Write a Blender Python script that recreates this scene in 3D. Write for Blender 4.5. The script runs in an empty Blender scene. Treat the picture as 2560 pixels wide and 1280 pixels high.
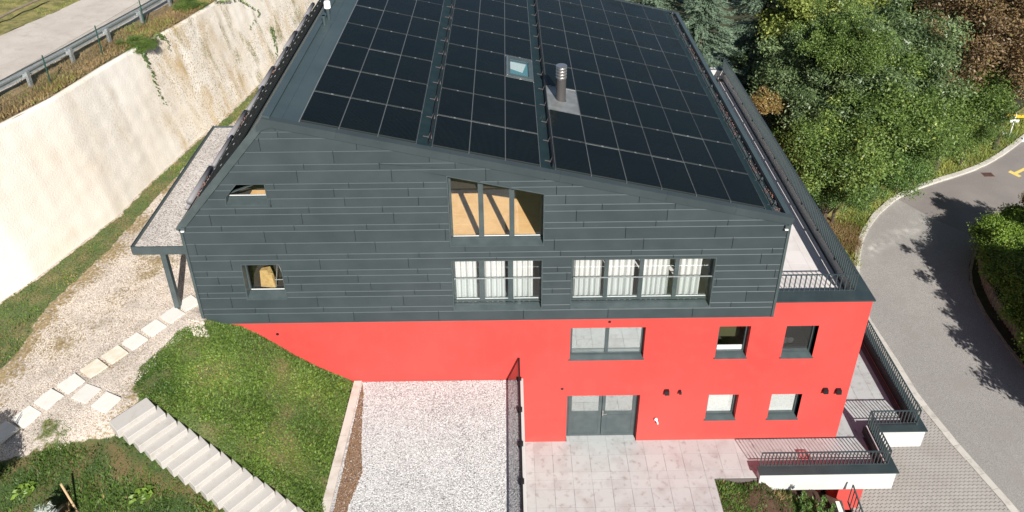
import bpy, bmesh, math, random
import numpy as np
from mathutils import Vector, Matrix
from mathutils.geometry import tessellate_polygon

C = bpy.context.scene
COL = C.collection
rnd = random.Random(7)

# ------------------------------------------------------------------ camera
CAM_D, CAM_H = 17.14, 21.802
p_, r_, y_ = 0.4766349, -0.00798396, 0.00694334
FPX, CY = 1905.892, 235.991
cp, sp = math.cos(p_), math.sin(p_)
M0 = np.stack([np.array([1, 0, 0.]), np.array([0, -sp, cp]), np.array([0, -cp, -sp])], 1)
Yw = np.array([[math.cos(y_), -math.sin(y_), 0], [math.sin(y_), math.cos(y_), 0], [0, 0, 1]])
Rl = np.array([[math.cos(r_), -math.sin(r_), 0], [math.sin(r_), math.cos(r_), 0], [0, 0, 1]])
MC = Rl @ M0 @ Yw
cam = bpy.data.cameras.new('camera')
camo = bpy.data.objects.new('camera', cam); COL.objects.link(camo)
mw = Matrix.Identity(4)
for i in range(3):
    mw[i][0] = MC[0, i]; mw[i][1] = -MC[1, i]; mw[i][2] = -MC[2, i]
mw[0][3], mw[1][3], mw[2][3] = 0, -CAM_D, CAM_H
camo.matrix_world = mw
cam.sensor_width = 36; cam.lens = FPX / 2560 * 36
cam.shift_y = (CY - 640) / 2560
cam.clip_end = 900; cam.clip_start = 0.2
C.camera = camo

# ------------------------------------------------------------------ light
SUN = Vector((-0.395, 1.318, -1.0)).normalized()       # direction the light travels
w = bpy.data.worlds.new('World'); C.world = w; w.use_nodes = True
nt = w.node_tree; bg = nt.nodes['Background']
sky = nt.nodes.new('ShaderNodeTexSky'); sky.sky_type = 'NISHITA'; sky.sun_disc = False
sky.sun_elevation = math.radians(36.0)
sky.sun_rotation = math.atan2(-SUN.x, -SUN.y)
sky.air_density = 1.0; sky.dust_density = 0.6
nt.links.new(sky.outputs[0], bg.inputs[0]); bg.inputs[1].default_value = 0.05
sl = bpy.data.lights.new('sun', 'SUN'); sl.energy = 5.0; sl.angle = math.radians(0.53); sl.color = (1.0, 0.955, 0.89)
so = bpy.data.objects.new('sun', sl); COL.objects.link(so)
so.rotation_euler = SUN.to_track_quat('-Z', 'Y').to_euler(); so.location = (10, -30, 40)
C.view_settings.view_transform = 'Standard'; C.view_settings.look = 'None'
C.view_settings.exposure = 0.58; C.view_settings.gamma = 1.0
C.view_settings.use_curve_mapping = False
C.render.engine = 'CYCLES'

# ------------------------------------------------------------------ survey helper: point on a level plane seen in the survey picture
def ray(px, py): return MC.T @ np.array([px - 1280, py - CY, FPX])
def onz(px, py, z):
    r = ray(px, py); t = (z - CAM_H) / r[2]
    return (float(r[0] * t), float(r[1] * t - CAM_D))

# ------------------------------------------------------------------ materials
def mat(name, col, rough=0.6, metal=0.0, spec=0.5, noise=None, bump=None, objvar=0.0, coat=0.0, trans=0.0, extra=None):
    """noise=(scale, colour2, lo, hi, detail); bump=(scale, strength, distance)"""
    m = bpy.data.materials.new(name); m.use_nodes = True
    n = m.node_tree.nodes; l = m.node_tree.links; b = n['Principled BSDF']
    b.inputs['Roughness'].default_value = rough; b.inputs['Metallic'].default_value = metal
    b.inputs['Specular IOR Level'].default_value = spec
    b.inputs['Coat Weight'].default_value = coat
    b.inputs['Transmission Weight'].default_value = trans
    b.inputs['Base Color'].default_value = (*col, 1)
    geo = n.new('ShaderNodeNewGeometry')
    cur = None
    if noise:
        for k, (sc, c2, lo, hi, det) in enumerate(noise if isinstance(noise, list) else [noise]):
            t = n.new('ShaderNodeTexNoise'); t.inputs['Scale'].default_value = sc; t.inputs['Detail'].default_value = det
            l.new(geo.outputs['Position'], t.inputs['Vector'])
            r = n.new('ShaderNodeMapRange'); r.inputs[1].default_value = lo; r.inputs[2].default_value = hi
            l.new(t.outputs[0], r.inputs[0])
            mx = n.new('ShaderNodeMix'); mx.data_type = 'RGBA'
            if cur is None: mx.inputs[6].default_value = (*col, 1)
            else: l.new(cur, mx.inputs[6])
            mx.inputs[7].default_value = (*c2, 1)
            l.new(r.outputs[0], mx.inputs[0]); cur = mx.outputs[2]
    if objvar:
        oi = n.new('ShaderNodeObjectInfo'); hsv = n.new('ShaderNodeHueSaturation')
        r = n.new('ShaderNodeMapRange'); r.inputs[3].default_value = 1 - objvar; r.inputs[4].default_value = 1 + objvar
        l.new(oi.outputs['Random'], r.inputs[0]); l.new(r.outputs[0], hsv.inputs['Value'])
        if cur is None: hsv.inputs['Color'].default_value = (*col, 1)
        else: l.new(cur, hsv.inputs['Color'])
        cur = hsv.outputs[0]
    if cur is not None: l.new(cur, b.inputs['Base Color'])
    if bump:
        t = n.new('ShaderNodeTexNoise'); t.inputs['Scale'].default_value = bump[0]; t.inputs['Detail'].default_value = 4
        l.new(geo.outputs['Position'], t.inputs['Vector'])
        bp = n.new('ShaderNodeBump'); bp.inputs['Strength'].default_value = bump[1]; bp.inputs['Distance'].default_value = bump[2]
        l.new(t.outputs[0], bp.inputs['Height']); l.new(bp.outputs[0], b.inputs['Normal'])
    m['b'] = 1
    return m

def nodes(m): return m.node_tree.nodes, m.node_tree.links, m.node_tree.nodes['Principled BSDF']

M_clad = mat('slate_grey_metal', (0.034, 0.047, 0.053), 0.5, 0.0, 0.5, noise=[(1.3, (0.046, 0.061, 0.067), 0.35, 0.7, 3), (130, (0.04, 0.052, 0.056), 0.45, 0.75, 2)], bump=(2.0, 0.16, 0.05), objvar=0.08)
M_trim = mat('dark_metal_trim', (0.052, 0.070, 0.074), 0.42, 0.0, 0.5, noise=(3, (0.07, 0.09, 0.093), 0.4, 0.7, 3))
M_edge = mat('board_edge_glint', (0.070, 0.088, 0.094), 0.38)  # lighter than the boards: sun glint on top edges put into the colour
M_core = mat('black_underlay', (0.008, 0.010, 0.010), 0.8)
M_sheet = mat('roof_sheet_teal', (0.042, 0.060, 0.066), 0.42, 0, 0.5, noise=[(1.1, (0.052, 0.075, 0.080), 0.35, 0.7, 3), (140, (0.04, 0.065, 0.07), 0.45, 0.8, 2)], bump=(3, 0.1, 0.03))
M_rail = mat('railing_paint', (0.040, 0.056, 0.060), 0.35)
M_cop = mat('coping_metal', (0.028, 0.042, 0.046), 0.42, noise=(2, (0.038, 0.055, 0.058), 0.4, 0.7, 3))
M_red = mat('red_render', (0.56, 0.052, 0.042), 0.9, noise=[(0.35, (0.58, 0.070, 0.058), 0.35, 0.7, 2), (200, (0.53, 0.044, 0.035), 0.4, 0.75, 3), (2.2, (0.575, 0.064, 0.053), 0.5, 0.8, 6)], bump=(150, 0.6, 0.014))
def base_dirt():
    m = M_red; n = m.node_tree.nodes; l = m.node_tree.links; b = n['Principled BSDF']; src = b.inputs['Base Color'].links[0].from_socket
    geo = n.new('ShaderNodeNewGeometry'); sp = n.new('ShaderNodeSeparateXYZ'); l.new(geo.outputs['Position'], sp.inputs[0])
    t = n.new('ShaderNodeTexNoise'); t.inputs['Scale'].default_value = 5; t.inputs['Detail'].default_value = 6; l.new(geo.outputs['Position'], t.inputs['Vector'])
    mp = n.new('ShaderNodeMapping'); mp.inputs['Scale'].default_value = (7, 7, .35); l.new(geo.outputs['Position'], mp.inputs[0]); t2 = n.new('ShaderNodeTexNoise'); t2.inputs['Scale'].default_value = 1; t2.inputs['Detail'].default_value = 4; l.new(mp.outputs[0], t2.inputs['Vector'])
    r = n.new('ShaderNodeMapRange'); r.inputs[1].default_value = .28; r.inputs[2].default_value = 0; r.inputs[3].default_value = 0; r.inputs[4].default_value = .8; l.new(sp.outputs['Z'], r.inputs[0])
    a = n.new('ShaderNodeMath'); a.operation = 'MULTIPLY'; l.new(r.outputs[0], a.inputs[0]); l.new(t.outputs[0], a.inputs[1])
    r2 = n.new('ShaderNodeMapRange'); r2.inputs[1].default_value = .55; r2.inputs[2].default_value = .8; r2.inputs[4].default_value = .22; l.new(t2.outputs[0], r2.inputs[0])
    mx_ = n.new('ShaderNodeMath'); mx_.operation = 'MAXIMUM'; l.new(a.outputs[0], mx_.inputs[0]); l.new(r2.outputs[0], mx_.inputs[1])
    mm = n.new('ShaderNodeMix'); mm.data_type = 'RGBA'; mm.inputs[7].default_value = (0.44, 0.075, 0.06, 1); l.new(src, mm.inputs[6]); l.new(mx_.outputs[0], mm.inputs[0]); l.new(mm.outputs[2], b.inputs['Base Color'])
base_dirt()
M_white = mat('white_concrete', (0.55, 0.545, 0.53), 0.8, noise=[(1.2, (0.50, 0.485, 0.46), 0.45, 0.8, 5), (9, (0.53, 0.52, 0.50), 0.5, 0.8, 4)])
M_conc = mat('pale_concrete', (0.58, 0.54, 0.48), 0.85, noise=[(3, (0.42, 0.36, 0.30), 0.5, 0.75, 5), (60, (0.48, 0.43, 0.38), 0.5, 0.8, 3)], bump=(60, 0.3, 0.01))
M_slab = mat('white_garden_slab', (0.64, 0.62, 0.58), 0.8, noise=[(4, (0.58, 0.53, 0.44), 0.55, 0.8, 5), (80, (0.66, 0.64, 0.60), 0.5, 0.8, 2)], objvar=0.04)
M_slabtan = mat('tan_garden_slab', (0.60, 0.53, 0.42), 0.8, noise=(5, (0.72, 0.66, 0.56), 0.4, 0.7, 4))
M_step = mat('grey_step_block', (0.45, 0.43, 0.40), 0.85, noise=[(5, (0.38, 0.345, 0.30), 0.55, 0.8, 5), (90, (0.42, 0.40, 0.38), 0.5, 0.8, 3)], bump=(80, 0.2, 0.01), objvar=0.04)
M_tile = mat('terrace_tile', (0.40, 0.43, 0.425), 0.55, noise=[(1.6, (0.34, 0.345, 0.34), 0.5, 0.68, 6), (5.5, (0.20, 0.165, 0.15), 0.56, 0.82, 9), (45, (0.40, 0.385, 0.38), 0.5, 0.8, 3)], objvar=0.045)
M_balt = mat('balcony_tile', (0.64, 0.60, 0.585), 0.6, noise=[(1.8, (0.57, 0.53, 0.51), 0.45, 0.75, 5)], objvar=0.03)
M_grout = mat('tile_joint', (0.12, 0.10, 0.095), 0.9)
M_paver = mat('driveway_paver', (0.37, 0.35, 0.325), 0.85, noise=[(0.8, (0.31, 0.285, 0.26), 0.45, 0.75, 5), (40, (0.32, 0.30, 0.28), 0.5, 0.8, 4)], bump=(90, 0.3, 0.01), objvar=0.04)
M_joint = mat('dark_paver_joint', (0.035, 0.032, 0.028), 0.95)
M_asph = mat('asphalt', (0.30, 0.286, 0.272), 0.9, noise=[(0.25, (0.345, 0.328, 0.31), 0.4, 0.65, 4), (38, (0.17, 0.16, 0.15), 0.45, 0.62, 5), (23, (0.36, 0.345, 0.325), 0.56, 0.70, 4), (1.2, (0.25, 0.232, 0.215), 0.5, 0.8, 5)], bump=(150, 0.4, 0.01))
M_asph2 = mat('newer_asphalt', (0.225, 0.202, 0.19), 0.9, noise=[(45, (0.15, 0.135, 0.125), 0.42, 0.68, 4), (0.4, (0.25, 0.226, 0.21), 0.4, 0.7, 4)], bump=(150, 0.4, 0.01))
M_kerb = mat('kerb_stone', (0.50, 0.475, 0.43), 0.85, noise=[(6, (0.36, 0.33, 0.29), 0.5, 0.75, 5)], objvar=0.06)
M_yellow = mat('yellow_road_paint', (0.72, 0.55, 0.16), 0.8, noise=(30, (0.55, 0.45, 0.2), 0.5, 0.8, 4))
M_steel = mat('galvanised_steel', (0.46, 0.49, 0.50), 0.45, 0.55, 0.5, noise=(12, (0.36, 0.39, 0.40), 0.4, 0.7, 4))
M_chrome = mat('brushed_steel', (0.62, 0.60, 0.58), 0.3, 0.9)
M_flash = mat('lead_grey_flashing', (0.19, 0.20, 0.20), 0.42, 0.3, noise=[(2.5, (0.28, 0.29, 0.29), 0.45, 0.65, 4)], bump=(6, 0.2, 0.02))
M_flue = mat('black_flue', (0.065, 0.062, 0.062), 0.45)
M_tube = mat('grey_gutter_tube', (0.20, 0.195, 0.205), 0.55)
M_band = mat('dark_teal_sheet', (0.010, 0.022, 0.025), 0.5, spec=.3, noise=(3, (0.014, 0.029, 0.032), 0.4, 0.7, 3))
M_alu = mat('rail_aluminium', (0.36, 0.38, 0.38), 0.4, 0.6)
M_green = mat('green_post_paint', (0.010, 0.06, 0.045), 0.5)
M_wire = mat('green_wire', (0.10, 0.14, 0.12), 0.5)
M_bark = mat('bark', (0.10, 0.075, 0.05), 0.9, noise=(8, (0.05, 0.04, 0.03), 0.4, 0.7, 5))
M_curtain = mat('white_curtain', (0.58, 0.59, 0.575), 0.9)
M_wood = mat('interior_wood', (0.80, 0.52, 0.24), 0.6, noise=[(2.2, (0.72, 0.44, 0.18), 0.45, 0.7, 4)])
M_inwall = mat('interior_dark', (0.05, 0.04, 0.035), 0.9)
M_inwhite = mat('interior_white', (0.7, 0.7, 0.68), 0.9)
M_card = mat('cardboard', (0.52, 0.36, 0.15), 0.8, noise=(8, (0.42, 0.28, 0.10), 0.45, 0.65, 3))
M_black = mat('black_fitting', (0.010, 0.010, 0.012), 0.45)
M_whitep = mat('white_plastic', (0.78, 0.78, 0.76), 0.4)
M_leafd = mat('dry_leaves', (0.20, 0.13, 0.115), 0.8, noise=(7, (0.40, 0.17, 0.10), 0.52, 0.68, 3))
M_pink = mat('pink_tray', (0.42, 0.16, 0.16), 0.6)
M_palis = mat('weathered_palisade', (0.36, 0.31, 0.25), 0.95, noise=[(7, (0.22, 0.185, 0.15), 0.45, 0.7, 5)], objvar=0.12)
M_grate = mat('rusty_grate', (0.16, 0.085, 0.07), 0.8)
M_signy = mat('yellow_sign', (0.75, 0.42, 0.02), 0.6)
M_log = mat('grey_log', (0.22, 0.18, 0.14), 0.9, noise=(6, (0.13, 0.10, 0.08), 0.4, 0.7, 4))

def window_glass(name, refl, tint=(0.9, 0.95, 0.94), solid=None):
    m = bpy.data.materials.new(name); m.use_nodes = True
    n, l = m.node_tree.nodes, m.node_tree.links
    n.remove(n['Principled BSDF']); out = n['Material Output']
    gl = n.new('ShaderNodeBsdfGlossy'); gl.inputs['Roughness'].default_value = 0.01; gl.inputs[0].default_value = (0.92, 0.97, 0.97, 1)
    if solid: tr = n.new('ShaderNodeBsdfDiffuse'); tr.inputs[0].default_value = (*solid, 1)
    else: tr = n.new('ShaderNodeBsdfTransparent'); tr.inputs[0].default_value = (*tint, 1)
    mx = n.new('ShaderNodeMixShader'); mx.inputs[0].default_value = refl
    l.new(tr.outputs[0], mx.inputs[1]); l.new(gl.outputs[0], mx.inputs[2]); l.new(mx.outputs[0], out.inputs[0])
    return m
G_clear = window_glass('clear_window_glass', 0.07, (1, 1, 1))
G_half = window_glass('mirror_window_glass', 0.5)
G_dark = window_glass('dim_window_glass', 0.16, (0.5, 0.5, 0.5))
G_sky = window_glass('rooflight_glass', 0.10, (0.95, 1, 1))

# solar glass: black cells, fine busbar lines running along the roof
M_pv = bpy.data.materials.new('solar_cell_glass'); M_pv.use_nodes = True
n, l, b = nodes(M_pv)
tc = n.new('ShaderNodeTexCoord'); sx = n.new('ShaderNodeSeparateXYZ'); l.new(tc.outputs['Object'], sx.inputs[0])
def lines(axis, period, width, off=0.0):
    a = n.new('ShaderNodeMath'); a.operation = 'ADD'; a.inputs[1].default_value = 50 * period + off; l.new(sx.outputs[axis], a.inputs[0])
    d = n.new('ShaderNodeMath'); d.operation = 'MODULO'; d.inputs[1].default_value = period; l.new(a.outputs[0], d.inputs[0])
    c_ = n.new('ShaderNodeMath'); c_.operation = 'LESS_THAN'; c_.inputs[1].default_value = width; l.new(d.outputs[0], c_.inputs[0])
    return c_
L1 = lines(0, 0.0322, 0.007); L2 = lines(1, 0.165, 0.004)
mxl = n.new('ShaderNodeMath'); mxl.operation = 'MAXIMUM'; l.new(L1.outputs[0], mxl.inputs[0])
h2 = n.new('ShaderNodeMath'); h2.operation = 'MULTIPLY'; h2.inputs[1].default_value = 0.4; l.new(L2.outputs[0], h2.inputs[0]); l.new(h2.outputs[0], mxl.inputs[1])
mx = n.new('ShaderNodeMix'); mx.data_type = 'RGBA'; mx.inputs[6].default_value = (0.0022, 0.0045, 0.0052, 1); mx.inputs[7].default_value = (0.017, 0.024, 0.026, 1)
l.new(mxl.outputs[0], mx.inputs[0]); l.new(mx.outputs[2], b.inputs['Base Color'])
g2 = n.new('ShaderNodeNewGeometry'); tn = n.new('ShaderNodeTexNoise'); tn.inputs['Scale'].default_value = 1.1; tn.inputs['Detail'].default_value = 3
l.new(g2.outputs['Position'], tn.inputs['Vector']); rr = n.new('ShaderNodeMapRange'); rr.inputs[1].default_value = .3; rr.inputs[2].default_value = .7; rr.inputs[3].default_value = 0.10; rr.inputs[4].default_value = 0.36
l.new(tn.outputs[0], rr.inputs[0]); l.new(rr.outputs[0], b.inputs['Roughness'])
b.inputs['Specular IOR Level'].default_value = 0.13

# floorboards (interior) with plank joints
n, l, b = nodes(M_wood)
# gravel and ground materials ------------------------------------------------
def gravel_mat(name, ca, cb, cc, sc=38):
    m = bpy.data.materials.new(name); m.use_nodes = True
    n, l, b = nodes(m); geo = n.new('ShaderNodeNewGeometry')
    v = n.new('ShaderNodeTexVoronoi'); v.inputs['Scale'].default_value = sc; l.new(geo.outputs['Position'], v.inputs['Vector'])
    sep = n.new('ShaderNodeSeparateColor'); l.new(v.outputs['Color'], sep.inputs[0])
    cr = n.new('ShaderNodeValToRGB'); e = cr.color_ramp.elements
    e[0].position = 0.0; e[0].color = (*cc, 1); e[1].position = 1.0; e[1].color = (*ca, 1)
    x = e.new(0.35); x.color = (*cb, 1); x = e.new(0.62); x.color = (*ca, 1)
    l.new(sep.outputs[0], cr.inputs[0])
    t = n.new('ShaderNodeTexNoise'); t.inputs['Scale'].default_value = 0.9; t.inputs['Detail'].default_value = 6; l.new(geo.outputs['Position'], t.inputs['Vector'])
    r = n.new('ShaderNodeMapRange'); r.inputs[1].default_value = 0.35; r.inputs[2].default_value = 0.75; r.inputs[3].default_value = 1.06; r.inputs[4].default_value = 0.74
    l.new(t.outputs[0], r.inputs[0])
    hs = n.new('ShaderNodeHueSaturation'); l.new(cr.outputs[0], hs.inputs['Color']); l.new(r.outputs[0], hs.inputs['Value'])
    l.new(hs.outputs[0], b.inputs['Base Color']); b.inputs['Roughness'].default_value = 0.9
    bp = n.new('ShaderNodeBump'); bp.inputs['Strength'].default_value = 0.9; bp.inputs['Distance'].default_value = 0.02; bp.invert = True
    l.new(v.outputs['Distance'], bp.inputs['Height']); l.new(bp.outputs[0], b.inputs['Normal'])
    return m, hs.outputs[0]
M_grav, _ = gravel_mat('light_gravel', (0.60, 0.605, 0.60), (0.45, 0.455, 0.45), (0.15, 0.145, 0.14), 52)
M_grav2, _ = gravel_mat('roof_gravel', (0.62, 0.57, 0.52), (0.48, 0.43, 0.39), (0.24, 0.20, 0.17), 30)

# ground of the garden: beige gravel, dirt and lawn mixed by two painted attributes (kind of ground)
M_garden, gcol = gravel_mat('garden_ground', (0.66, 0.585, 0.51), (0.52, 0.445, 0.375), (0.27, 0.215, 0.17), 48)
n, l, b = nodes(M_garden); geo = n.new('ShaderNodeNewGeometry')
def noise(n, l, geo, sc, det=4):
    t = n.new('ShaderNodeTexNoise'); t.inputs['Scale'].default_value = sc; t.inputs['Detail'].default_value = det; l.new(geo.outputs['Position'], t.inputs['Vector']); return t.outputs[0]
def mixc(n, l, fac, a, bb):
    mx = n.new('ShaderNodeMix'); mx.data_type = 'RGBA'
    for s, i in ((a, 6), (bb, 7)):
        if isinstance(s, tuple): mx.inputs[i].default_value = (*s, 1)
        else: l.new(s, mx.inputs[i])
    l.new(fac, mx.inputs[0]); return mx.outputs[2]
def rng(n, l, s, a, b_, c_=0., d=1.):
    r = n.new('ShaderNodeMapRange'); r.inputs[1].default_value = a; r.inputs[2].default_value = b_; r.inputs[3].default_value = c_; r.inputs[4].default_value = d; l.new(s, r.inputs[0]); return r.outputs[0]
grass_c = mixc(n, l, rng(n, l, noise(n, l, geo, 1.4, 5), 0.42, 0.66), (0.105, 0.145, 0.040), (0.24, 0.19, 0.085))
grass_c = mixc(n, l, rng(n, l, noise(n, l, geo, 22, 3), 0.45, 0.7), grass_c, (0.028, 0.045, 0.012))
dry_c = mixc(n, l, rng(n, l, noise(n, l, geo, 14, 4), 0.4, 0.7), (0.36, 0.27, 0.14), (0.17, 0.125, 0.06))
at = n.new('ShaderNodeAttribute'); at.attribute_name = 'green'; ad = n.new('ShaderNodeAttribute'); ad.attribute_name = 'dry'
def edge(attr, lo=0.42, hi=0.58, sc=4, k=1.1):
    s = n.new('ShaderNodeMath'); s.operation = 'ADD'; l.new(attr.outputs['Fac'], s.inputs[0])
    o = n.new('ShaderNodeMath'); o.operation = 'MULTIPLY_ADD'; o.inputs[1].default_value = k; o.inputs[2].default_value = -k / 2; l.new(noise(n, l, geo, sc, 6), o.inputs[0]); l.new(o.outputs[0], s.inputs[1])
    return rng(n, l, s.outputs[0], lo, hi)
c1 = mixc(n, l, edge(ad, 0.42, 0.72, 13, 2.4), gcol, dry_c); asl = n.new('ShaderNodeAttribute'); asl.attribute_name = 'soil'
grass_c = mixc(n, l, asl.outputs['Fac'], grass_c, mixc(n, l, rng(n, l, noise(n, l, geo, 1.8, 5), 0.42, 0.62), (0.040, 0.070, 0.016), (0.12, 0.088, 0.036)))  # low bank mask: darker green and brown mix
c2 = mixc(n, l, edge(at), c1, grass_c)
l.new(c2, b.inputs['Base Color'])

M_meadow = mat('meadow_ground', (0.075, 0.095, 0.03), 0.95, noise=[(0.8, (0.17, 0.14, 0.055), 0.45, 0.7, 5), (12, (0.04, 0.055, 0.02), 0.45, 0.7, 4)], bump=(25, 0.8, 0.05))
M_forest = mat('forest_floor', (0.035, 0.032, 0.016), 0.95, noise=(3, (0.05, 0.06, 0.02), 0.4, 0.7, 5), bump=(10, 0.8, 0.05))
M_track = mat('gravel_track', (0.46, 0.41, 0.36), 0.95, noise=[(0.5, (0.52, 0.47, 0.415), 0.4, 0.6, 5), (35, (0.38, 0.33, 0.285), 0.5, 0.75, 4), (3, (0.41, 0.36, 0.31), 0.5, 0.75, 5)], bump=(40, 0.4, 0.02))
M_bank = mat('dry_bank', (0.30, 0.22, 0.12), 0.95, noise=[(2.2, (0.13, 0.12, 0.045), 0.45, 0.62, 5), (25, (0.18, 0.11, 0.05), 0.45, 0.7, 4)], bump=(25, 1.0, 0.05))
M_verge = mat('yellow_green_verge', (0.30, 0.26, 0.09), 0.95, noise=[(3, (0.13, 0.14, 0.035), 0.42, 0.6, 5), (30, (0.20, 0.16, 0.06), 0.45, 0.7, 4)], bump=(25, 0.9, 0.05))
M_soil = mat('garden_soil', (0.055, 0.026, 0.015), 0.95, noise=[(5, (0.085, 0.05, 0.026), 0.42, 0.7, 6), (40, (0.05, 0.025, 0.014), 0.45, 0.7, 4)], bump=(25, 0.9, 0.05))

# shotcrete retaining wall
M_shot = bpy.data.materials.new('cream_shotcrete'); M_shot.use_nodes = True
n, l, b = nodes(M_shot); geo = n.new('ShaderNodeNewGeometry'); b.inputs['Roughness'].default_value = 0.95
mp = n.new('ShaderNodeMapping'); mp.inputs['Scale'].default_value = (1.3, 1.3, 0.28); l.new(geo.outputs['Position'], mp.inputs[0])
tn = n.new('ShaderNodeTexNoise'); tn.inputs['Scale'].default_value = 1.1; tn.inputs['Detail'].default_value = 7; l.new(mp.outputs[0], tn.inputs['Vector'])
c0 = mixc(n, l, rng(n, l, noise(n, l, geo, 0.35, 4), 0.35, 0.65), (0.64, 0.585, 0.51), (0.69, 0.65, 0.59))
sxyz = n.new('ShaderNodeSeparateXYZ'); l.new(geo.outputs['Position'], sxyz.inputs[0])
gm = n.new('ShaderNodeMath'); gm.operation = 'MULTIPLY'; l.new(rng(n, l, noise(n, l, geo, 0.3, 3), 0.38, 0.56), gm.inputs[0]); l.new(rng(n, l, sxyz.outputs['Y'], 4.0, 11.0), gm.inputs[1]); gate = gm.outputs[0]
st = n.new('ShaderNodeMath'); st.operation = 'MULTIPLY'; l.new(rng(n, l, tn.outputs[0], 0.50, 0.70), st.inputs[0]); l.new(gate, st.inputs[1])
c0 = mixc(n, l, st.outputs[0], c0, (0.46, 0.34, 0.19))
fine = n.new('ShaderNodeMath'); fine.operation = 'MULTIPLY'; l.new(rng(n, l, noise(n, l, geo, 16, 6), 0.5, 0.66), fine.inputs[0]); l.new(gate, fine.inputs[1])
c0 = mixc(n, l, fine.outputs[0], c0, (0.36, 0.27, 0.14))
mp2 = n.new('ShaderNodeMapping'); mp2.inputs['Scale'].default_value = (1.6, 1.6, 0.42); l.new(geo.outputs['Position'], mp2.inputs[0]); mp2.inputs['Location'].default_value = (7, 3, 1)
tn2 = n.new('ShaderNodeTexNoise'); tn2.inputs['Scale'].default_value = 0.9; tn2.inputs['Detail'].default_value = 6; l.new(mp2.outputs[0], tn2.inputs['Vector'])
gm2 = n.new('ShaderNodeMath'); gm2.operation = 'MULTIPLY'; l.new(rng(n, l, tn2.outputs[0], 0.575, 0.66), gm2.inputs[0]); l.new(rng(n, l, sxyz.outputs['Y'], 7.0, 12.5), gm2.inputs[1])
gm3 = n.new('ShaderNodeMath'); gm3.operation = 'MULTIPLY'; l.new(gm2.outputs[0], gm3.inputs[0]); l.new(rng(n, l, noise(n, l, geo, 18, 5), 0.38, 0.6), gm3.inputs[1])
c0 = mixc(n, l, gm3.outputs[0], c0, (0.17, 0.155, 0.06))
pst = n.new('ShaderNodeMath'); pst.operation = 'MULTIPLY'; l.new(rng(n, l, noise(n, l, geo, 0.55, 5), 0.52, 0.72, 0., .32), pst.inputs[0]); pst.inputs[1].default_value = 1.0
c0 = mixc(n, l, pst.outputs[0], c0, (0.60, 0.47, 0.31))
l.new(c0, b.inputs['Base Color'])
bp = n.new('ShaderNodeBump'); bp.inputs['Strength'].default_value = 0.55; bp.inputs['Distance'].default_value = 0.025; l.new(noise(n, l, geo, 20, 7), bp.inputs['Height']); l.new(bp.outputs[0], b.inputs['Normal'])

def leaf_mat(name, ca, cb, cc=None, trans=0.25, rough=0.5):
    m = bpy.data.materials.new(name); m.use_nodes = True
    n, l, b = nodes(m); out = n['Material Output']
    a = n.new('ShaderNodeAttribute'); a.attribute_name = 'tint'
    cr = n.new('ShaderNodeValToRGB'); e = cr.color_ramp.elements
    e[0].color = (*ca, 1); e[1].color = (*cb, 1)
    if cc: x = e.new(0.93); x.color = (*cb, 1); e[-1].color = (*cc, 1)
    l.new(a.outputs['Fac'], cr.inputs[0]); l.new(cr.outputs[0], b.inputs['Base Color'])
    b.inputs['Roughness'].default_value = rough; b.inputs['Specular IOR Level'].default_value = 0.5
    t = n.new('ShaderNodeBsdfTranslucent'); l.new(cr.outputs[0], t.inputs[0])
    mx = n.new('ShaderNodeMixShader'); mx.inputs[0].default_value = trans
    l.new(b.outputs[0], mx.inputs[1]); l.new(t.outputs[0], mx.inputs[2]); l.new(mx.outputs[0], out.inputs[0])
    return m
L_mid = leaf_mat('leaf_mid_green', (0.040, 0.088, 0.015), (0.23, 0.33, 0.078), (0.46, 0.46, 0.10), trans=.32)
L_dark = leaf_mat('leaf_dark_green', (0.040, 0.095, 0.020), (0.19, 0.30, 0.075), trans=.32)
L_grey = leaf_mat('leaf_grey_green', (0.050, 0.095, 0.036), (0.245, 0.33, 0.14), rough=0.42, trans=.32)
L_yel = leaf_mat('leaf_yellow_green', (0.14, 0.20, 0.035), (0.42, 0.47, 0.12), (0.60, 0.56, 0.14), trans=.35)
L_cop = leaf_mat('leaf_copper', (0.095, 0.065, 0.032), (0.30, 0.20, 0.095), (0.26, 0.26, 0.08), trans=.28)
L_orn = leaf_mat('leaf_orange', (0.12, 0.09, 0.03), (0.36, 0.25, 0.08), trans=.3)
L_fir = leaf_mat('fir_needles', (0.045, 0.085, 0.050), (0.20, 0.275, 0.185), trans=0.12)
L_hedge = leaf_mat('leaf_hedge', (0.063, 0.119, 0.017), (0.238, 0.364, 0.049), (0.462, 0.504, 0.084))
L_grass = leaf_mat('grass_blades', (0.050, 0.110, 0.016), (0.24, 0.35, 0.065), (0.42, 0.36, 0.12), rough=0.6, trans=.3)
L_darkgrass = leaf_mat('dark_grass_blades', (0.028, 0.065, 0.010), (0.16, 0.26, 0.05), (0.32, 0.24, 0.08), rough=0.6, trans=.3)
L_dry = leaf_mat('dry_grass_blades', (0.16, 0.10, 0.035), (0.42, 0.31, 0.15), rough=0.8)
L_silver = leaf_mat('silver_leaves', (0.34, 0.38, 0.33), (0.66, 0.70, 0.65), rough=0.6)

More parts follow.
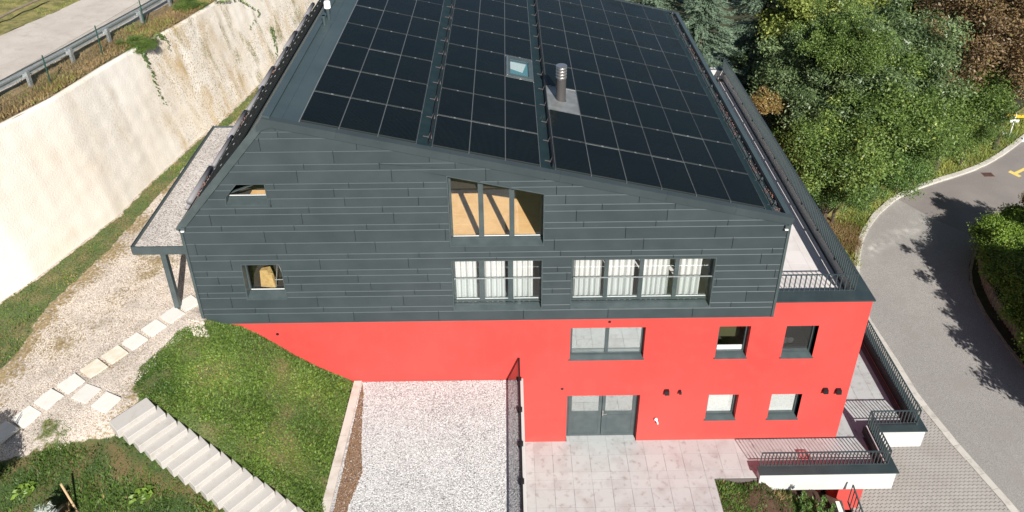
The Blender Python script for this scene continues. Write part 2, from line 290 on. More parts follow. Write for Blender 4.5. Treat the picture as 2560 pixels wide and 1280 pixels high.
# ------------------------------------------------------------------ mesh helpers
class MB:
    def __init__(s): s.v = []; s.f = []; s.m = []
    def quad(s, pts, m=0):
        k = len(s.v); s.v += [tuple(p) for p in pts]; s.f.append(tuple(range(k, k + len(pts)))); s.m.append(m)
    def box(s, x0, x1, y0, y1, z0, z1, m=0):
        k = len(s.v)
        s.v += [(x0, y0, z0), (x1, y0, z0), (x1, y1, z0), (x0, y1, z0), (x0, y0, z1), (x1, y0, z1), (x1, y1, z1), (x0, y1, z1)]
        for q in ((0, 3, 2, 1), (4, 5, 6, 7), (0, 1, 5, 4), (1, 2, 6, 5), (2, 3, 7, 6), (3, 0, 4, 7)): s.f.append(tuple(k + i for i in q)); s.m.append(m)
        return s
    def hexa(s, pts, m=0):      # 8 corner points: bottom 4 ccw, top 4 ccw
        k = len(s.v); s.v += [tuple(p) for p in pts]
        for q in ((0, 3, 2, 1), (4, 5, 6, 7), (0, 1, 5, 4), (1, 2, 6, 5), (2, 3, 7, 6), (3, 0, 4, 7)): s.f.append(tuple(k + i for i in q)); s.m.append(m)
        return s
    def prism(s, poly, z0, z1, m=0):       # plan polygon extruded in z
        k = len(s.v); n_ = len(poly)
        s.v += [(x, y, z0) for x, y in poly] + [(x, y, z1) for x, y in poly]
        s.f.append(tuple(k + n_ + i for i in range(n_))); s.m.append(m)
        s.f.append(tuple(k + i for i in reversed(range(n_)))); s.m.append(m)
        for i in range(n_):
            j = (i + 1) % n_; s.f.append((k + i, k + j, k + n_ + j, k + n_ + i)); s.m.append(m)
        return s
    def tube(s, path, r, seg=8, m=0, cap=True):
        path = [Vector(p) for p in path]; rs = r if isinstance(r, (list, tuple)) else [r] * len(path)
        k = len(s.v); up = Vector((0, 0, 1))
        for i, p in enumerate(path):
            d = (path[min(i + 1, len(path) - 1)] - path[max(i - 1, 0)]).normalized()
            a = d.cross(up); a = Vector((1, 0, 0)) if a.length < 1e-3 else a.normalized(); bb = d.cross(a)
            for j in range(seg):
                t = 2 * math.pi * j / seg; s.v.append(tuple(p + a * (rs[i] * math.cos(t)) + bb * (rs[i] * math.sin(t))))
        for i in range(len(path) - 1):
            for j in range(seg):
                j2 = (j + 1) % seg; s.f.append((k + i * seg + j, k + i * seg + j2, k + (i + 1) * seg + j2, k + (i + 1) * seg + j)); s.m.append(m)
        if cap:
            s.f.append(tuple(k + j for j in range(seg))); s.m.append(m)
            s.f.append(tuple(k + (len(path) - 1) * seg + j for j in reversed(range(seg)))); s.m.append(m)
        return s
    def mesh(s, name, mats, smooth=False):
        me = bpy.data.meshes.new(name); me.from_pydata(s.v, [], s.f)
        for x in (mats if isinstance(mats, (list, tuple)) else [mats]): me.materials.append(x)
        if any(s.m): me.polygons.foreach_set('material_index', s.m)
        me.update()
        bm = bmesh.new(); bm.from_mesh(me); bmesh.ops.recalc_face_normals(bm, faces=bm.faces); bm.to_mesh(me); bm.free()
        if smooth: me.polygons.foreach_set('use_smooth', [True] * len(me.polygons))
        return me
    def build(s, name, mats, parent=None, kind=None, smooth=False, label=None):
        return link(name, s.mesh(name, mats, smooth), parent, kind, label)

def link(name, me, parent=None, kind=None, label=None):
    o = bpy.data.objects.new(name, me); COL.objects.link(o)
    if parent: o.parent = parent
    if kind: o['kind'] = kind
    if label: o['label'] = label
    return o
def tag(o, label, cat, group=None):
    o['label'] = label; o['category'] = cat
    if group: o['group'] = group
    return o
def thing(name, label, cat, loc=(0, 0, 0), group=None):
    o = bpy.data.objects.new(name, None); COL.objects.link(o); o.location = loc; o.empty_display_size = 0.3
    return tag(o, label, cat, group)
def copy_tree(o, parent=None):
    c = o.copy(); COL.objects.link(c)
    if parent: c.parent = parent
    for ch in list(o.children): copy_tree(ch, c)
    return c
def box(name, dims, mt, parent=None, kind=None, label=None):
    return MB().box(*dims).build(name, mt, parent, kind, False, label)

# ================================================================== SETTING: far ground, road, driveway
ZR = -2.6
MB().box(-260, 300, -260, 400, -4.2, -3.2).build('ground', M_meadow, kind='structure')

def strip_poly(pts): return [onz(px, py, ZR) for px, py in pts]
kerb_px = [(2030, 470), (2070, 560), (2148, 742), (2149, 690), (2150, 650), (2156, 610), (2172, 572), (2200, 535), (2245, 497), (2300, 472), (2350, 455), (2400, 440), (2450, 422), (2500, 395), (2540, 366), (2575, 330), (2600, 300)]
road_left = strip_poly([(2600, 1345), (2560, 1292), (2480, 1203), (2400, 1113), (2300, 992), (2240, 895), (2190, 820), (2160, 770), (2149, 720), (2149, 690), (2150, 650), (2156, 610), (2172, 572), (2200, 535), (2245, 497), (2300, 472), (2350, 455), (2400, 440), (2450, 422), (2500, 395), (2540, 366), (2600, 318)])
# asphalt: one sheet right of road_left
far = [(60, 40), (60, -14), (18.5, -14)]
road = MB(); k = road_left + [(x, y) for x, y in far]
def tess(name, poly, z, mt, kind='structure', parent=None, zbot=None):
    tris = tessellate_polygon([[Vector((x, y, 0)) for x, y in poly]])
    m_ = MB(); m_.v = [(x, y, z) for x, y in poly]
    for t in tris: m_.f.append(tuple(t)); m_.m.append(0)
    if zbot is not None:
        k0 = len(m_.v); m_.v += [(x, y, zbot) for x, y in poly]; n_ = len(poly)
        for i in range(n_): j = (i + 1) % n_; m_.f.append((i, j, k0 + j, k0 + i)); m_.m.append(0)
    me = m_.mesh(name, mt)
    o = link(name, me, parent, kind)
    # make the top face upward
    up = sum(p.normal.z * p.area for p in me.polygons)
    if up < 0: me.flip_normals()
    return o
tess('road', k, ZR, M_asph, zbot=ZR - 0.5)
newer = strip_poly([(2245, 498), (2300, 474), (2350, 457), (2400, 442), (2450, 424), (2500, 397), (2540, 368), (2600, 320)]) + [(60, 38), (60, 15)] + strip_poly([(2560, 600), (2420, 585), (2330, 545)])
tess('road_resurfacing', newer, ZR + 0.004, M_asph2)
# old repair of pale dust across the bend
M_dust = bpy.data.materials.new('pale_dust_stain'); M_dust.use_nodes = True
n, l, b = nodes(M_dust); geo = n.new('ShaderNodeNewGeometry'); b.inputs['Base Color'].default_value = (0.52, 0.50, 0.47, 1); b.inputs['Roughness'].default_value = 0.95
tcd = n.new('ShaderNodeAttribute'); tcd.attribute_name = 'soft'
mm = n.new('ShaderNodeMath'); mm.operation = 'MULTIPLY'; l.new(tcd.outputs['Fac'], mm.inputs[0]); l.new(rng(n, l, noise(n, l, geo, 2.4, 7), 0.34, 0.66), mm.inputs[1])
l.new(mm.outputs[0], b.inputs['Alpha'])
pth = [onz(px, py, 0) for px, py in ()]
cp_ = [(2158, 660), (2175, 625), (2200, 608), (2240, 590), (2275, 578), (2300, 560), (2325, 548)]
cp3 = [onz(px, py, ZR) for px, py in cp_]; md = MB(); soft = []
for i, (x, y) in enumerate(cp3):
    a = cp3[max(i - 1, 0)]; c_ = cp3[min(i + 1, len(cp3) - 1)]; dx, dy = c_[0] - a[0], c_[1] - a[1]; L_ = math.hypot(dx, dy); nx, ny = -dy / L_, dx / L_
    for s_ in (-0.75, 0, 0.75): md.v.append((x + nx * s_, y + ny * s_, ZR + 0.008)); soft.append(0.0 if s_ or i in (0, len(cp3) - 1) else 0.95)
for i in range(len(cp3) - 1):
    for j in (0, 1): k0 = i * 3 + j; md.f.append((k0, k0 + 3, k0 + 4, k0 + 1)); md.m.append(0)
me = md.mesh('road_dust_stain', M_dust); a_ = me.attributes.new('soft', 'FLOAT', 'POINT'); a_.data.foreach_set('value', soft)
link('road_dust_stain', me, kind='structure')

# kerb stones along the bend (each one a stone)
kerb = thing('kerb', 'pale stone kerb curving along the outer edge of the road bend', 'kerb')
def resample(pts, step):
    out = [pts[0]]; acc = 0
    for a, b_ in zip(pts, pts[1:]):
        d = math.hypot(b_[0] - a[0], b_[1] - a[1]); t = step - acc
        while t <= d: out.append((a[0] + (b_[0] - a[0]) * t / d, a[1] + (b_[1] - a[1]) * t / d)); t += step
        acc = (acc + d) % step
    return out
def kerb_run(parent, pts, width, z0, z1, step, name='kerb_stone', side=1, mt=None):
    rs = resample(pts, step)
    for a, b_ in zip(rs, rs[1:]):
        dx, dy = b_[0] - a[0], b_[1] - a[1]; L_ = math.hypot(dx, dy); nx, ny = -dy / L_ * side, dx / L_ * side; e = 0.006 / L_
        A = (a[0] + dx * e, a[1] + dy * e); B = (b_[0] - dx * e, b_[1] - dy * e)
        m_ = MB(); w_ = width + rnd.uniform(-.012, .012)
        m_.prism([A, B, (B[0] + nx * w_, B[1] + ny * w_), (A[0] + nx * w_, A[1] + ny * w_)], z0, z1 + rnd.uniform(-.008, .008)); m_.build(name, mt or M_kerb, parent)
kerb_run(kerb, road_left[8:], 0.26, ZR - .2, ZR + 0.11, 0.95)
kerb2 = thing('flush_kerb', 'flat kerb strip between the perforated pavers and the asphalt', 'kerb')
kerb_run(kerb2, road_left[:9], 0.27, ZR - .2, ZR + 0.02, 0.6)
# inner side kerb of the bend at the foot of the hedge
inner = strip_poly([(2640, 1010), (2560, 925), (2500, 848), (2455, 780), (2432, 735), (2422, 700), (2422, 665), (2436, 625), (2470, 590), (2520, 562), (2600, 540)])
kerb3 = thing('inner_kerb', 'dark narrow kerb in the shade at the foot of the palisade', 'kerb')
kerb_run(kerb3, inner, 0.12, ZR - .2, ZR + 0.06, 1.0, side=-1, mt=M_palis)
tess('hedge_bed', inner + [(60, 20), (60, -10)], ZR + 0.03, M_forest)

# yellow bay marking and drain grate
def flat_quad(name, px, z, mt, kind='structure'):
    m_ = MB(); m_.quad([(*onz(x, y, z), z) for x, y in px]); me = m_.mesh(name, mt)
    if me.polygons[0].normal.z < 0: me.flip_normals()
    return link(name, me, kind=kind)
flat_quad('yellow_marking', [(2520, 430), (2526, 426), (2554, 440), (2547, 443)], ZR + 0.012, M_yellow)
flat_quad('yellow_marking', [(2535, 431), (2600, 400), (2606, 404), (2541, 436)], ZR + 0.016, M_yellow)
gr = thing('drain_grate', 'small rusty drain grate beside the pale kerb of the bend', 'drain', (*onz(2470, 437, ZR), ZR))
box('grate_frame', (-.3, .3, -.22, .22, 0.006, .018), M_grate, gr)
for i in range(6): box('slot', (-.26 + i * .09, -.22 + i * .09, -.17, .17, .018, .024), M_black, gr)

# verge between kerb and wood, forest slope behind
verge_poly = road_left[9:] + [(60, 42), (60, 70), (8, 70), (8, 16.2), (11.5, 16.0), (11.4, 7.5), (13.5, 4.4), (14.4, 6.6)]
vp = [(x, y) for x, y in verge_poly]
tess('forest_ground', [(9.5, 4), (13.8, 5), (16.6, 10.4), (17.0, 12), (18, 13.8), (20, 16.2), (24, 18.6), (30, 21.2), (35, 26), (60, 46), (60, 120), (-6, 120), (-6, 15.9), (9.5, 15.9)], ZR - 0.06, M_forest)
tess('verge', road_left[8:] + [(60, 48), (34, 27), (29, 23.4), (24, 20.8), (19, 17.8), (15.8, 14.6), (13.0, 10), (12.0, 5.5), (14.5, 6.2)], ZR + 0.02, M_verge)

# driveway pavers: octagonal-cornered concrete pavers, the cut corners leave dark drainage holes
drive_poly = road_left[:8] + [(15.0, 8.6), (11.5, 8.6), (11.5, -10), (19, -10)]
tess('driveway', drive_poly, ZR - 0.035, M_joint)
drive = bpy.data.objects['driveway']
def inside(poly, x, y):
    c_ = False; j = len(poly) - 1
    for i in range(len(poly)):
        xi, yi = poly[i]; xj, yj = poly[j]
        if (yi > y) != (yj > y) and x < (xj - xi) * (y - yi) / (yj - yi) + xi: c_ = not c_
        j = i
    return c_
PX, PY = 0.155, 0.130
def paver_poly(): h, v, cx_, cy_ = PX / 2 - .0012, PY / 2 - .0012, .046, .040; return [(-h + cx_, -v), (h - cx_, -v), (h, -v + cy_), (h, v - cy_), (h - cx_, v), (-h + cx_, v), (-h, v - cy_), (-h, -v + cy_)]
pv_me = MB().prism(paver_poly(), -.035, 0).mesh('paver', M_paver)
spots = []
for j in range(-62, 70):
    for i in range(70, 125):
        x, y = i * PX + (j % 2) * PX / 2, j * PY
        if inside(drive_poly, x, y) and inside(drive_poly, x + .1, y) and inside(drive_poly, x, y - .1): spots.append((x, y))
def inview(x, y, z):
    c_ = MC @ np.array([x, y + CAM_D, z - CAM_H]); return (1280 + FPX * c_[0] / c_[2], CY + FPX * c_[1] / c_[2])
def hid(x, y):       # under the terrace slab
    return (x < 12.0 and y > -0.9) or (x < 13.4 and y > 0.35)
vis = []; rest = []
for s_ in spots:
    q = inview(s_[0], s_[1], ZR)
    (vis if (0 < q[0] < 2560 and 0 < q[1] < 1280 and not hid(*s_)) else rest).append((q[1], s_))
vis.sort(key=lambda t: -t[0])
for q, (x, y) in vis[:300]:
    o = link('paver', pv_me, drive); o.location = (x, y, ZR + rnd.uniform(-.003, .003)); o.rotation_euler.z = rnd.uniform(-.02, .02)
mrest = MB()
for q, (x, y) in vis[300:] + rest:
    dz = rnd.uniform(-.003, .003); mrest.prism([(x + a, y + b_) for a, b_ in paver_poly()], ZR - .035, ZR + dz)
mrest.build('paver_field', M_paver, drive, 'stuff')

# ================================================================== GARDEN TERRAIN on the left
ctrl = []
def cpt(x, y, z): ctrl.append((x, y, z))
for y in (-12, -6): cpt(-17, y, 5.4)
for x, y in ((-17, 0), (-15, 0), (-13, 0), (-11, 0), (-9.6, 0.6), (-9.2, 3), (-13.5, 5), (-11, 5), (-9.5, 8), (-12, 12), (-10, 14), (-12, 20), (-9, 20), (-13, -3), (-12, -2), (-10.6, -1.2), (-10.4, -3.4), (-11.2, -3.9), (-9.9, -1.0), (-9.9, -2.6), (-9.4, -0.5), (-12.8, 30), (-6, 30)): cpt(x, y, 5.65)
cpt(-9.12, 0, 5.66); cpt(-8.66, 0, 5.42)
for x, z in ((-8.06, 5.27), (-7.52, 4.89), (-6.99, 4.44), (-6.45, 3.93), (-5.89, 3.5), (-5.31, 3.14), (-4.95, 2.93)): cpt(x, 0, z)
for y in (-1.2, -2.5, -4, -5.5, -8): cpt(-5.05, y, 2.9)
STEP0 = (-9.53, -2.94)
for k_ in range(0, 16):
    cpt(STEP0[0] + .284 * k_ + .12, STEP0[1] - .104 * k_ + .06, 5.65 - .17 * k_)
    cpt(STEP0[0] + .284 * k_ - .72, STEP0[1] - .104 * k_ - .95, 5.42 - .17 * k_)
cpt(-7.4, -1.6, 4.75); cpt(-8.8, -1.5, 5.4); cpt(-6.2, -2, 3.7)
cpt(-12.4, -4.75, 5.42); cpt(-13.6, -5.4, 5.4); cpt(-11, -4.6, 5.2); cpt(-12, -6.2, 4.9); cpt(-10, -6.2, 4.3); cpt(-8, -6.6, 3.5); cpt(-6, -7.5, 2.9); cpt(-14, -8, 4.6); cpt(-10, -9, 3.2)
ctrl = np.array(ctrl)
def rbf_fit(P):
    d = np.sqrt(((P[:, None, :2] - P[None, :, :2]) ** 2).sum(-1)); A = -d
    n_ = len(P); K = np.zeros((n_ + 3, n_ + 3)); K[:n_, :n_] = A + np.eye(n_) * -0.0
    K[:n_, n_] = 1; K[:n_, n_ + 1:n_ + 3] = P[:, :2]; K[n_, :n_] = 1; K[n_ + 1:, :n_] = P[:, :2].T
    return np.linalg.solve(K, np.concatenate([P[:, 2], [0, 0, 0]]))
RW = rbf_fit(ctrl)
def hgt(x, y):
    x = np.atleast_1d(np.asarray(x, float)); y = np.atleast_1d(np.asarray(y, float)); n_ = len(ctrl)
    d = np.sqrt((x[:, None] - ctrl[None, :, 0]) ** 2 + (y[:, None] - ctrl[None, :, 1]) ** 2)
    z = -d @ RW[:n_] + RW[n_] + RW[n_ + 1] * x + RW[n_ + 2] * y
    return np.clip(z, 2.6, 5.72)
def P57(lst): return [onz(a, b_, 5.65) for a, b_ in lst]
lawn_poly = P57([(330, 975), (338, 940), (352, 915), (400, 872), (440, 830), (490, 808), (515, 800)]) + [(-8.9, 0.3), (-4.85, 0.3), (-4.95, -9)] + [(STEP0[0] + .284 * 21 + .1, STEP0[1] - .104 * 21 - .25), (STEP0[0] + .05, STEP0[1] - .2)]
wall_base = [(-17.8, -9.0), (-16.2, -3.0), (-15.45, 0.6), (-14.85, 1.7), (-14.33, 3.24), (-13.78, 4.95), (-13.36, 7.55), (-12.77, 10.24), (-12.32, 11.92), (-11.76, 14.78), (-10.6, 20), (-6.6, 38)]
strip_r = P57([(-60, 960), (0, 925), (55, 868), (95, 800), (140, 745), (205, 690), (270, 632), (330, 560), (420, 470), (520, 360), (600, 290), (660, 225)])
strip_poly_ = list(reversed(wall_base)) + strip_r
low_poly = [(-18, -5.3), (-14, -4.95), (-12.42, -4.63), (-10.6, -4.05), (-10.25, -3.95)] + [(STEP0[0] + .284 * k_ - .55, STEP0[1] - .104 * k_ - .72) for k_ in (1, 6, 12, 20)] + [(-5, -12), (-18, -12)]
patch_poly = P57([(60, 1110), (75, 1070), (120, 1035), (165, 1042), (200, 1075), (160, 1100), (110, 1120)])
def inside_np(poly, x, y):
    c_ = np.zeros(x.shape, bool); j = len(poly) - 1
    for i in range(len(poly)):
        xi, yi = poly[i]; xj, yj = poly[j]
        if yi != yj: c_ ^= ((yi > y) != (yj > y)) & (x < (xj - xi) * (y - yi) / (yj - yi) + xi)
        j = i
    return c_
NX, NY = 125, 540
gx = np.linspace(-17.4, -4.98, NX); gy = np.linspace(-11.5, 42, NY)
X, Y = np.meshgrid(gx, gy); xf, yf = X.ravel(), Y.ravel()
rngp = np.random.default_rng(3)
def fnoise(x, y, sc, seed=0):
    r = np.random.default_rng(seed); v = 0
    for k_ in range(6):
        a = r.uniform(0, 6.28); f_ = sc * r.uniform(.6, 1.6); v = v + np.sin((x * math.cos(a) + y * math.sin(a)) * f_ + r.uniform(0, 6.28)) * np.sin((x * math.sin(a) - y * math.cos(a)) * f_ * .8 + r.uniform(0, 6.28))
    return v / 3
Z = np.concatenate([hgt(xf[i:i + 8000], yf[i:i + 8000]) for i in range(0, len(xf), 8000)])
Z = Z + 0.018 * fnoise(xf, yf, 5, 1)
Z = np.minimum(Z, 5.74)
Z[(xf > -9.2) & (yf > 0.25)] = np.minimum(Z[(xf > -9.2) & (yf > 0.25)], 4.0)
green = np.maximum.reduce([inside_np(p, xf, yf) * 1.0 for p in (lawn_poly, strip_poly_, low_poly)] + [inside_np(patch_poly, xf, yf) * .45])
dry = np.clip(0.30 + 0.4 * fnoise(xf, yf, 1.7, 5), 0, 1) * ((yf < 3) | (xf < -11)) * (fnoise(xf, yf, .8, 9) > -0.2)
dxs = np.full(xf.shape, 9.)
for sx_, sy_ in strip_r: dxs = np.minimum(dxs, np.hypot(xf - sx_, yf - sy_))
dry = np.maximum(dry, np.clip(1.1 - dxs / 1.1, 0, 0.8))
faces = [(j * NX + i, j * NX + i + 1, (j + 1) * NX + i + 1, (j + 1) * NX + i) for j in range(NY - 1) for i in range(NX - 1)]
me = bpy.data.meshes.new('garden_ground'); me.from_pydata(list(zip(xf.tolist(), yf.tolist(), Z.tolist())), [], faces); me.materials.append(M_garden)
# soften the painted kind-of-ground a little
def blur(a): 
    g = a.reshape(NY, NX).copy()
    for _ in range(2): g = (g + np.roll(g, 1, 0) + np.roll(g, -1, 0) + np.roll(g, 1, 1) + np.roll(g, -1, 1)) / 5
    return g.ravel()
green_s = blur(green)
for nm, ar in (('green', green_s), ('dry', dry), ('soil', blur(inside_np(low_poly, xf, yf) * 1.0))): a_ = me.attributes.new(nm, 'FLOAT', 'POINT'); a_.data.foreach_set('value', ar)
me.polygons.foreach_set('use_smooth', [True] * len(me.polygons)); me.update()
link('garden_ground', me, kind='structure')

# grass: thousands of little blades as one mass per lawn ----------------------------
def blades(name, poly, n_, zf, mt, h=(0.04, 0.10), wdt=0.014, seed=1, bbox=None, maskf=None, lean=0.6, dens=None):
    r = np.random.default_rng(seed); P = np.array(poly); x0, y0 = P.min(0); x1, y1 = P.max(0)
    if bbox: x0, x1, y0, y1 = max(x0, bbox[0]), min(x1, bbox[1]), max(y0, bbox[2]), min(y1, bbox[3])
    x = r.uniform(x0, x1, n_ * 2); y = r.uniform(y0, y1, n_ * 2); k = inside_np(poly, x, y)
    if dens is not None: k &= (r.uniform(0, 1, x.shape) < dens(x, y))
    x, y = x[k][:n_], y[k][:n_]; n_ = len(x); z = zf(x, y)
    hh = r.uniform(h[0], h[1], n_) * (0.75 + 0.5 * np.clip(fnoise(x, y, 2.5, seed), -1, 1)); a = r.uniform(0, 6.283, n_); ww = wdt * r.uniform(.6, 1.5, n_)
    la = r.uniform(0, 6.283, n_); ll = hh * r.uniform(0.1, lean, n_)
    dx, dy = np.cos(a) * ww, np.sin(a) * ww
    v = np.empty((n_, 3, 3)); v[:, 0] = np.stack([x - dx, y - dy, z - .01], 1); v[:, 1] = np.stack([x + dx, y + dy, z - .01], 1)
    v[:, 2] = np.stack([x + np.cos(la) * ll, y + np.sin(la) * ll, z + hh], 1)
    me = bpy.data.meshes.new(name); me.vertices.add(n_ * 3); me.loops.add(n_ * 3); me.polygons.add(n_)
    me.vertices.foreach_set('co', v.ravel()); me.loops.foreach_set('vertex_index', np.arange(n_ * 3, dtype=np.int32))
    me.polygons.foreach_set('loop_start', np.arange(0, n_ * 3, 3, dtype=np.int32))
    t = np.clip(0.45 + 0.33 * fnoise(x, y, 1.6, seed + 2) + r.normal(0, .2, n_), 0, 1)
    at_ = me.attributes.new('tint', 'FLOAT', 'FACE'); at_.data.foreach_set('value', t); me.materials.append(mt); me.update(); me.validate()
    o = link(name, me, kind='stuff'); return o
def edge_dens(poly, w_, base=1.0):
    P = np.array(poly); A = P; B = np.roll(P, -1, 0)
    def f(x, y):
        d = np.full(x.shape, 9.)
        for a, b_ in zip(A, B):
            ab = b_ - a; t = np.clip(((x - a[0]) * ab[0] + (y - a[1]) * ab[1]) / max(ab @ ab, 1e-9), 0, 1); d = np.minimum(d, np.hypot(x - a[0] - ab[0] * t, y - a[1] - ab[1] * t))
        return np.clip((d + .12 * fnoise(x, y, 4, 2)) / w_, 0, 1) * base
    return f
def hz(x, y): return np.concatenate([hgt(x[i:i + 6000], y[i:i + 6000]) for i in range(0, len(x), 6000)])
tag(blades('lawn_grass', lawn_poly, 95000, hz, L_grass, (0.02, 0.075), 0.030, 11, lean=1.8, dens=edge_dens(lawn_poly, .22)), 'green clover lawn sloping down between the stairs and the red wall', 'grass')
tag(blades('strip_grass', strip_poly_, 40000, hz, L_grass, (0.03, 0.09), 0.018, 12, bbox=(-17.2, -6, -8, 17), dens=lambda x, y: np.clip(.62 + .5 * fnoise(x, y, 1.5, 3), .1, 1)), 'patchy grass strip along the foot of the cream retaining wall', 'grass')
tag(blades('strip_dry_grass', strip_poly_, 22000, hz, L_dry, (0.03, 0.10), 0.015, 16, bbox=(-17.2, -6, -8, 17), dens=lambda x, y: np.clip(.3 - .9 * fnoise(x, y, 1.5, 3), .05, .9)), 'dry straw blades mixed into the strip under the retaining wall', 'grass')
tag(blades('low_grass', low_poly, 60000, hz, L_darkgrass, (0.03, 0.13), 0.020, 13, bbox=(-14.5, -5, -9, -3), lean=1.4, dens=lambda x, y: edge_dens(low_poly, .05)(x, y) * np.clip(.7 + .8 * fnoise(x, y, 1.9, 61), .15, 1)), 'rough dark grass on the bank left of the block stairs', 'grass')
tag(blades('grass_patch', patch_poly, 700, hz, L_grass, (0.02, 0.06), 0.018, 14, dens=edge_dens(patch_poly, .5)), 'small grass patch on the gravel beside the stepping slabs', 'grass')
gravel_area = P57([(95, 1010), (60, 900), (150, 770), (250, 680), (340, 640), (480, 640), (500, 760), (440, 810), (360, 880), (300, 950), (180, 1010)])
tag(blades('gravel_weeds', gravel_area, 5200, hz, L_dry, (0.015, 0.05), 0.012, 15, dens=lambda x, y: np.clip(fnoise(x, y, 3, 8) * 1.2, 0, .8)), 'thin dry weeds scattered over the beige gravel by the canopy', 'weeds')

# loose stones -----------------------------------------------------------------
def stones(name, poly, n_, zf, mt, s=(0.012, 0.024), seed=1, bbox=None):
    r = np.random.default_rng(seed); P = np.array(poly); x0, y0 = P.min(0); x1, y1 = P.max(0)
    if bbox: x0, x1, y0, y1 = max(x0, bbox[0]), min(x1, bbox[1]), max(y0, bbox[2]), min(y1, bbox[3])
    x = r.uniform(x0, x1, n_ * 2); y = r.uniform(y0, y1, n_ * 2); k = inside_np(poly, x, y); x, y = x[k][:n_], y[k][:n_]; n_ = len(x)
    z = zf(x, y); base = np.array([(1, 0, 0), (0, 1, 0), (-1, 0, 0), (0, -1, 0), (0, 0, .8)], float)
    sz = r.uniform(s[0], s[1], n_); a = r.uniform(0, 6.28, n_); ca, sa = np.cos(a), np.sin(a)
    b_ = base[None] * (sz[:, None, None] * r.uniform(.7, 1.3, (n_, 5, 1)))
    v = np.stack([b_[..., 0] * ca[:, None] - b_[..., 1] * sa[:, None] + x[:, None], b_[..., 0] * sa[:, None] + b_[..., 1] * ca[:, None] + y[:, None], b_[..., 2] + z[:, None]], -1)
    f = np.array([(0, 1, 4), (1, 2, 4), (2, 3, 4), (3, 0, 4)]); F = (f[None] + 5 * np.arange(n_)[:, None, None]).reshape(-1, 3)
    me = bpy.data.meshes.new(name); me.vertices.add(n_ * 5); me.loops.add(F.size); me.polygons.add(len(F))
    me.vertices.foreach_set('co', v.ravel()); me.loops.foreach_set('vertex_index', F.ravel().astype(np.int32)); me.polygons.foreach_set('loop_start', np.arange(0, F.size, 3, dtype=np.int32))
    at_ = me.attributes.new('tint', 'FLOAT', 'FACE'); at_.data.foreach_set('value', np.repeat(r.uniform(0, 1, n_), 4)); me.materials.append(mt); me.update(); me.validate()
    return link(name, me, kind='stuff')
def stone_mat(name, ca, cb, cc):
    m = bpy.data.materials.new(name); m.use_nodes = True; n, l, b = nodes(m)
    a = n.new('ShaderNodeAttribute'); a.attribute_name = 'tint'; cr = n.new('ShaderNodeValToRGB'); e = cr.color_ramp.elements
    e[0].color = (*cc, 1); e[1].color = (*ca, 1); x = e.new(.3); x.color = (*cb, 1); l.new(a.outputs['Fac'], cr.inputs[0]); l.new(cr.outputs[0], b.inputs['Base Color']); b.inputs['Roughness'].default_value = .85
    return m
S_light = stone_mat('loose_light_stone', (0.70, 0.69, 0.68), (0.48, 0.47, 0.46), (0.17, 0.155, 0.145))
S_beige = stone_mat('loose_beige_stone', (0.72, 0.65, 0.57), (0.55, 0.47, 0.40), (0.28, 0.22, 0.17))

# ---------------- gravel yard
YZ = 2.90
yard_poly = [(-4.80, -0.02), (-4.95, -10), (0.3, -10), (0.3, -0.02)]
tess('gravel_yard', yard_poly, YZ, M_grav, zbot=0.2)
tag(stones('yard_gravel', yard_poly, 42000, lambda x, y: np.full(x.shape, YZ), S_light, (0.010, 0.022), 21, bbox=(-4.7, .22, -6, -.03)), 'bright coarse gravel of the yard in front of the red wall', 'gravel')
tag(stones('path_gravel', gravel_area + P57([(250, 1000), (120, 1120), (270, 1050), (330, 970), (500, 800)]), 26000, hz, S_beige, (0.009, 0.018), 22), 'loose beige stones around the stepping slabs', 'gravel')
# brown dirt along the edging
dirt_poly = [(-4.62, -.1), (-4.72, -6.5), (-4.4, -6.5), (-4.33, -4.2), (-4.12, -3.2), (-4.28, -2.4), (-4.42, -1.4), (-4.52, -.5)]
tag(stones('dirt_crumbs', dirt_poly, 9000, lambda x, y: np.full(x.shape, YZ + .008), stone_mat('brown_crumbs', (0.30, 0.19, 0.11), (0.16, 0.09, 0.05), (0.08, 0.045, 0.03)), (0.010, 0.024), 23), 'brown leaf litter along the concrete edging of the gravel yard', 'leaf litter')
edging = thing('concrete_edging', 'pale concrete edging strip between the lawn and the gravel yard', 'edging')
y_ = -0.04; kk = 0
while y_ > -9:
    y2 = y_ - 1.0; xa = -4.88 - .034 * abs(y_); xb = -4.88 - .034 * abs(y2)
    MB().prism([(xa, y_), (xb, y2 + .01), (xb + .24, y2 + .01), (xa + .24, y_)], 2.5, 2.97 + rnd.uniform(-.006, .006)).build('edging_stone', M_conc, edging); y_ = y2

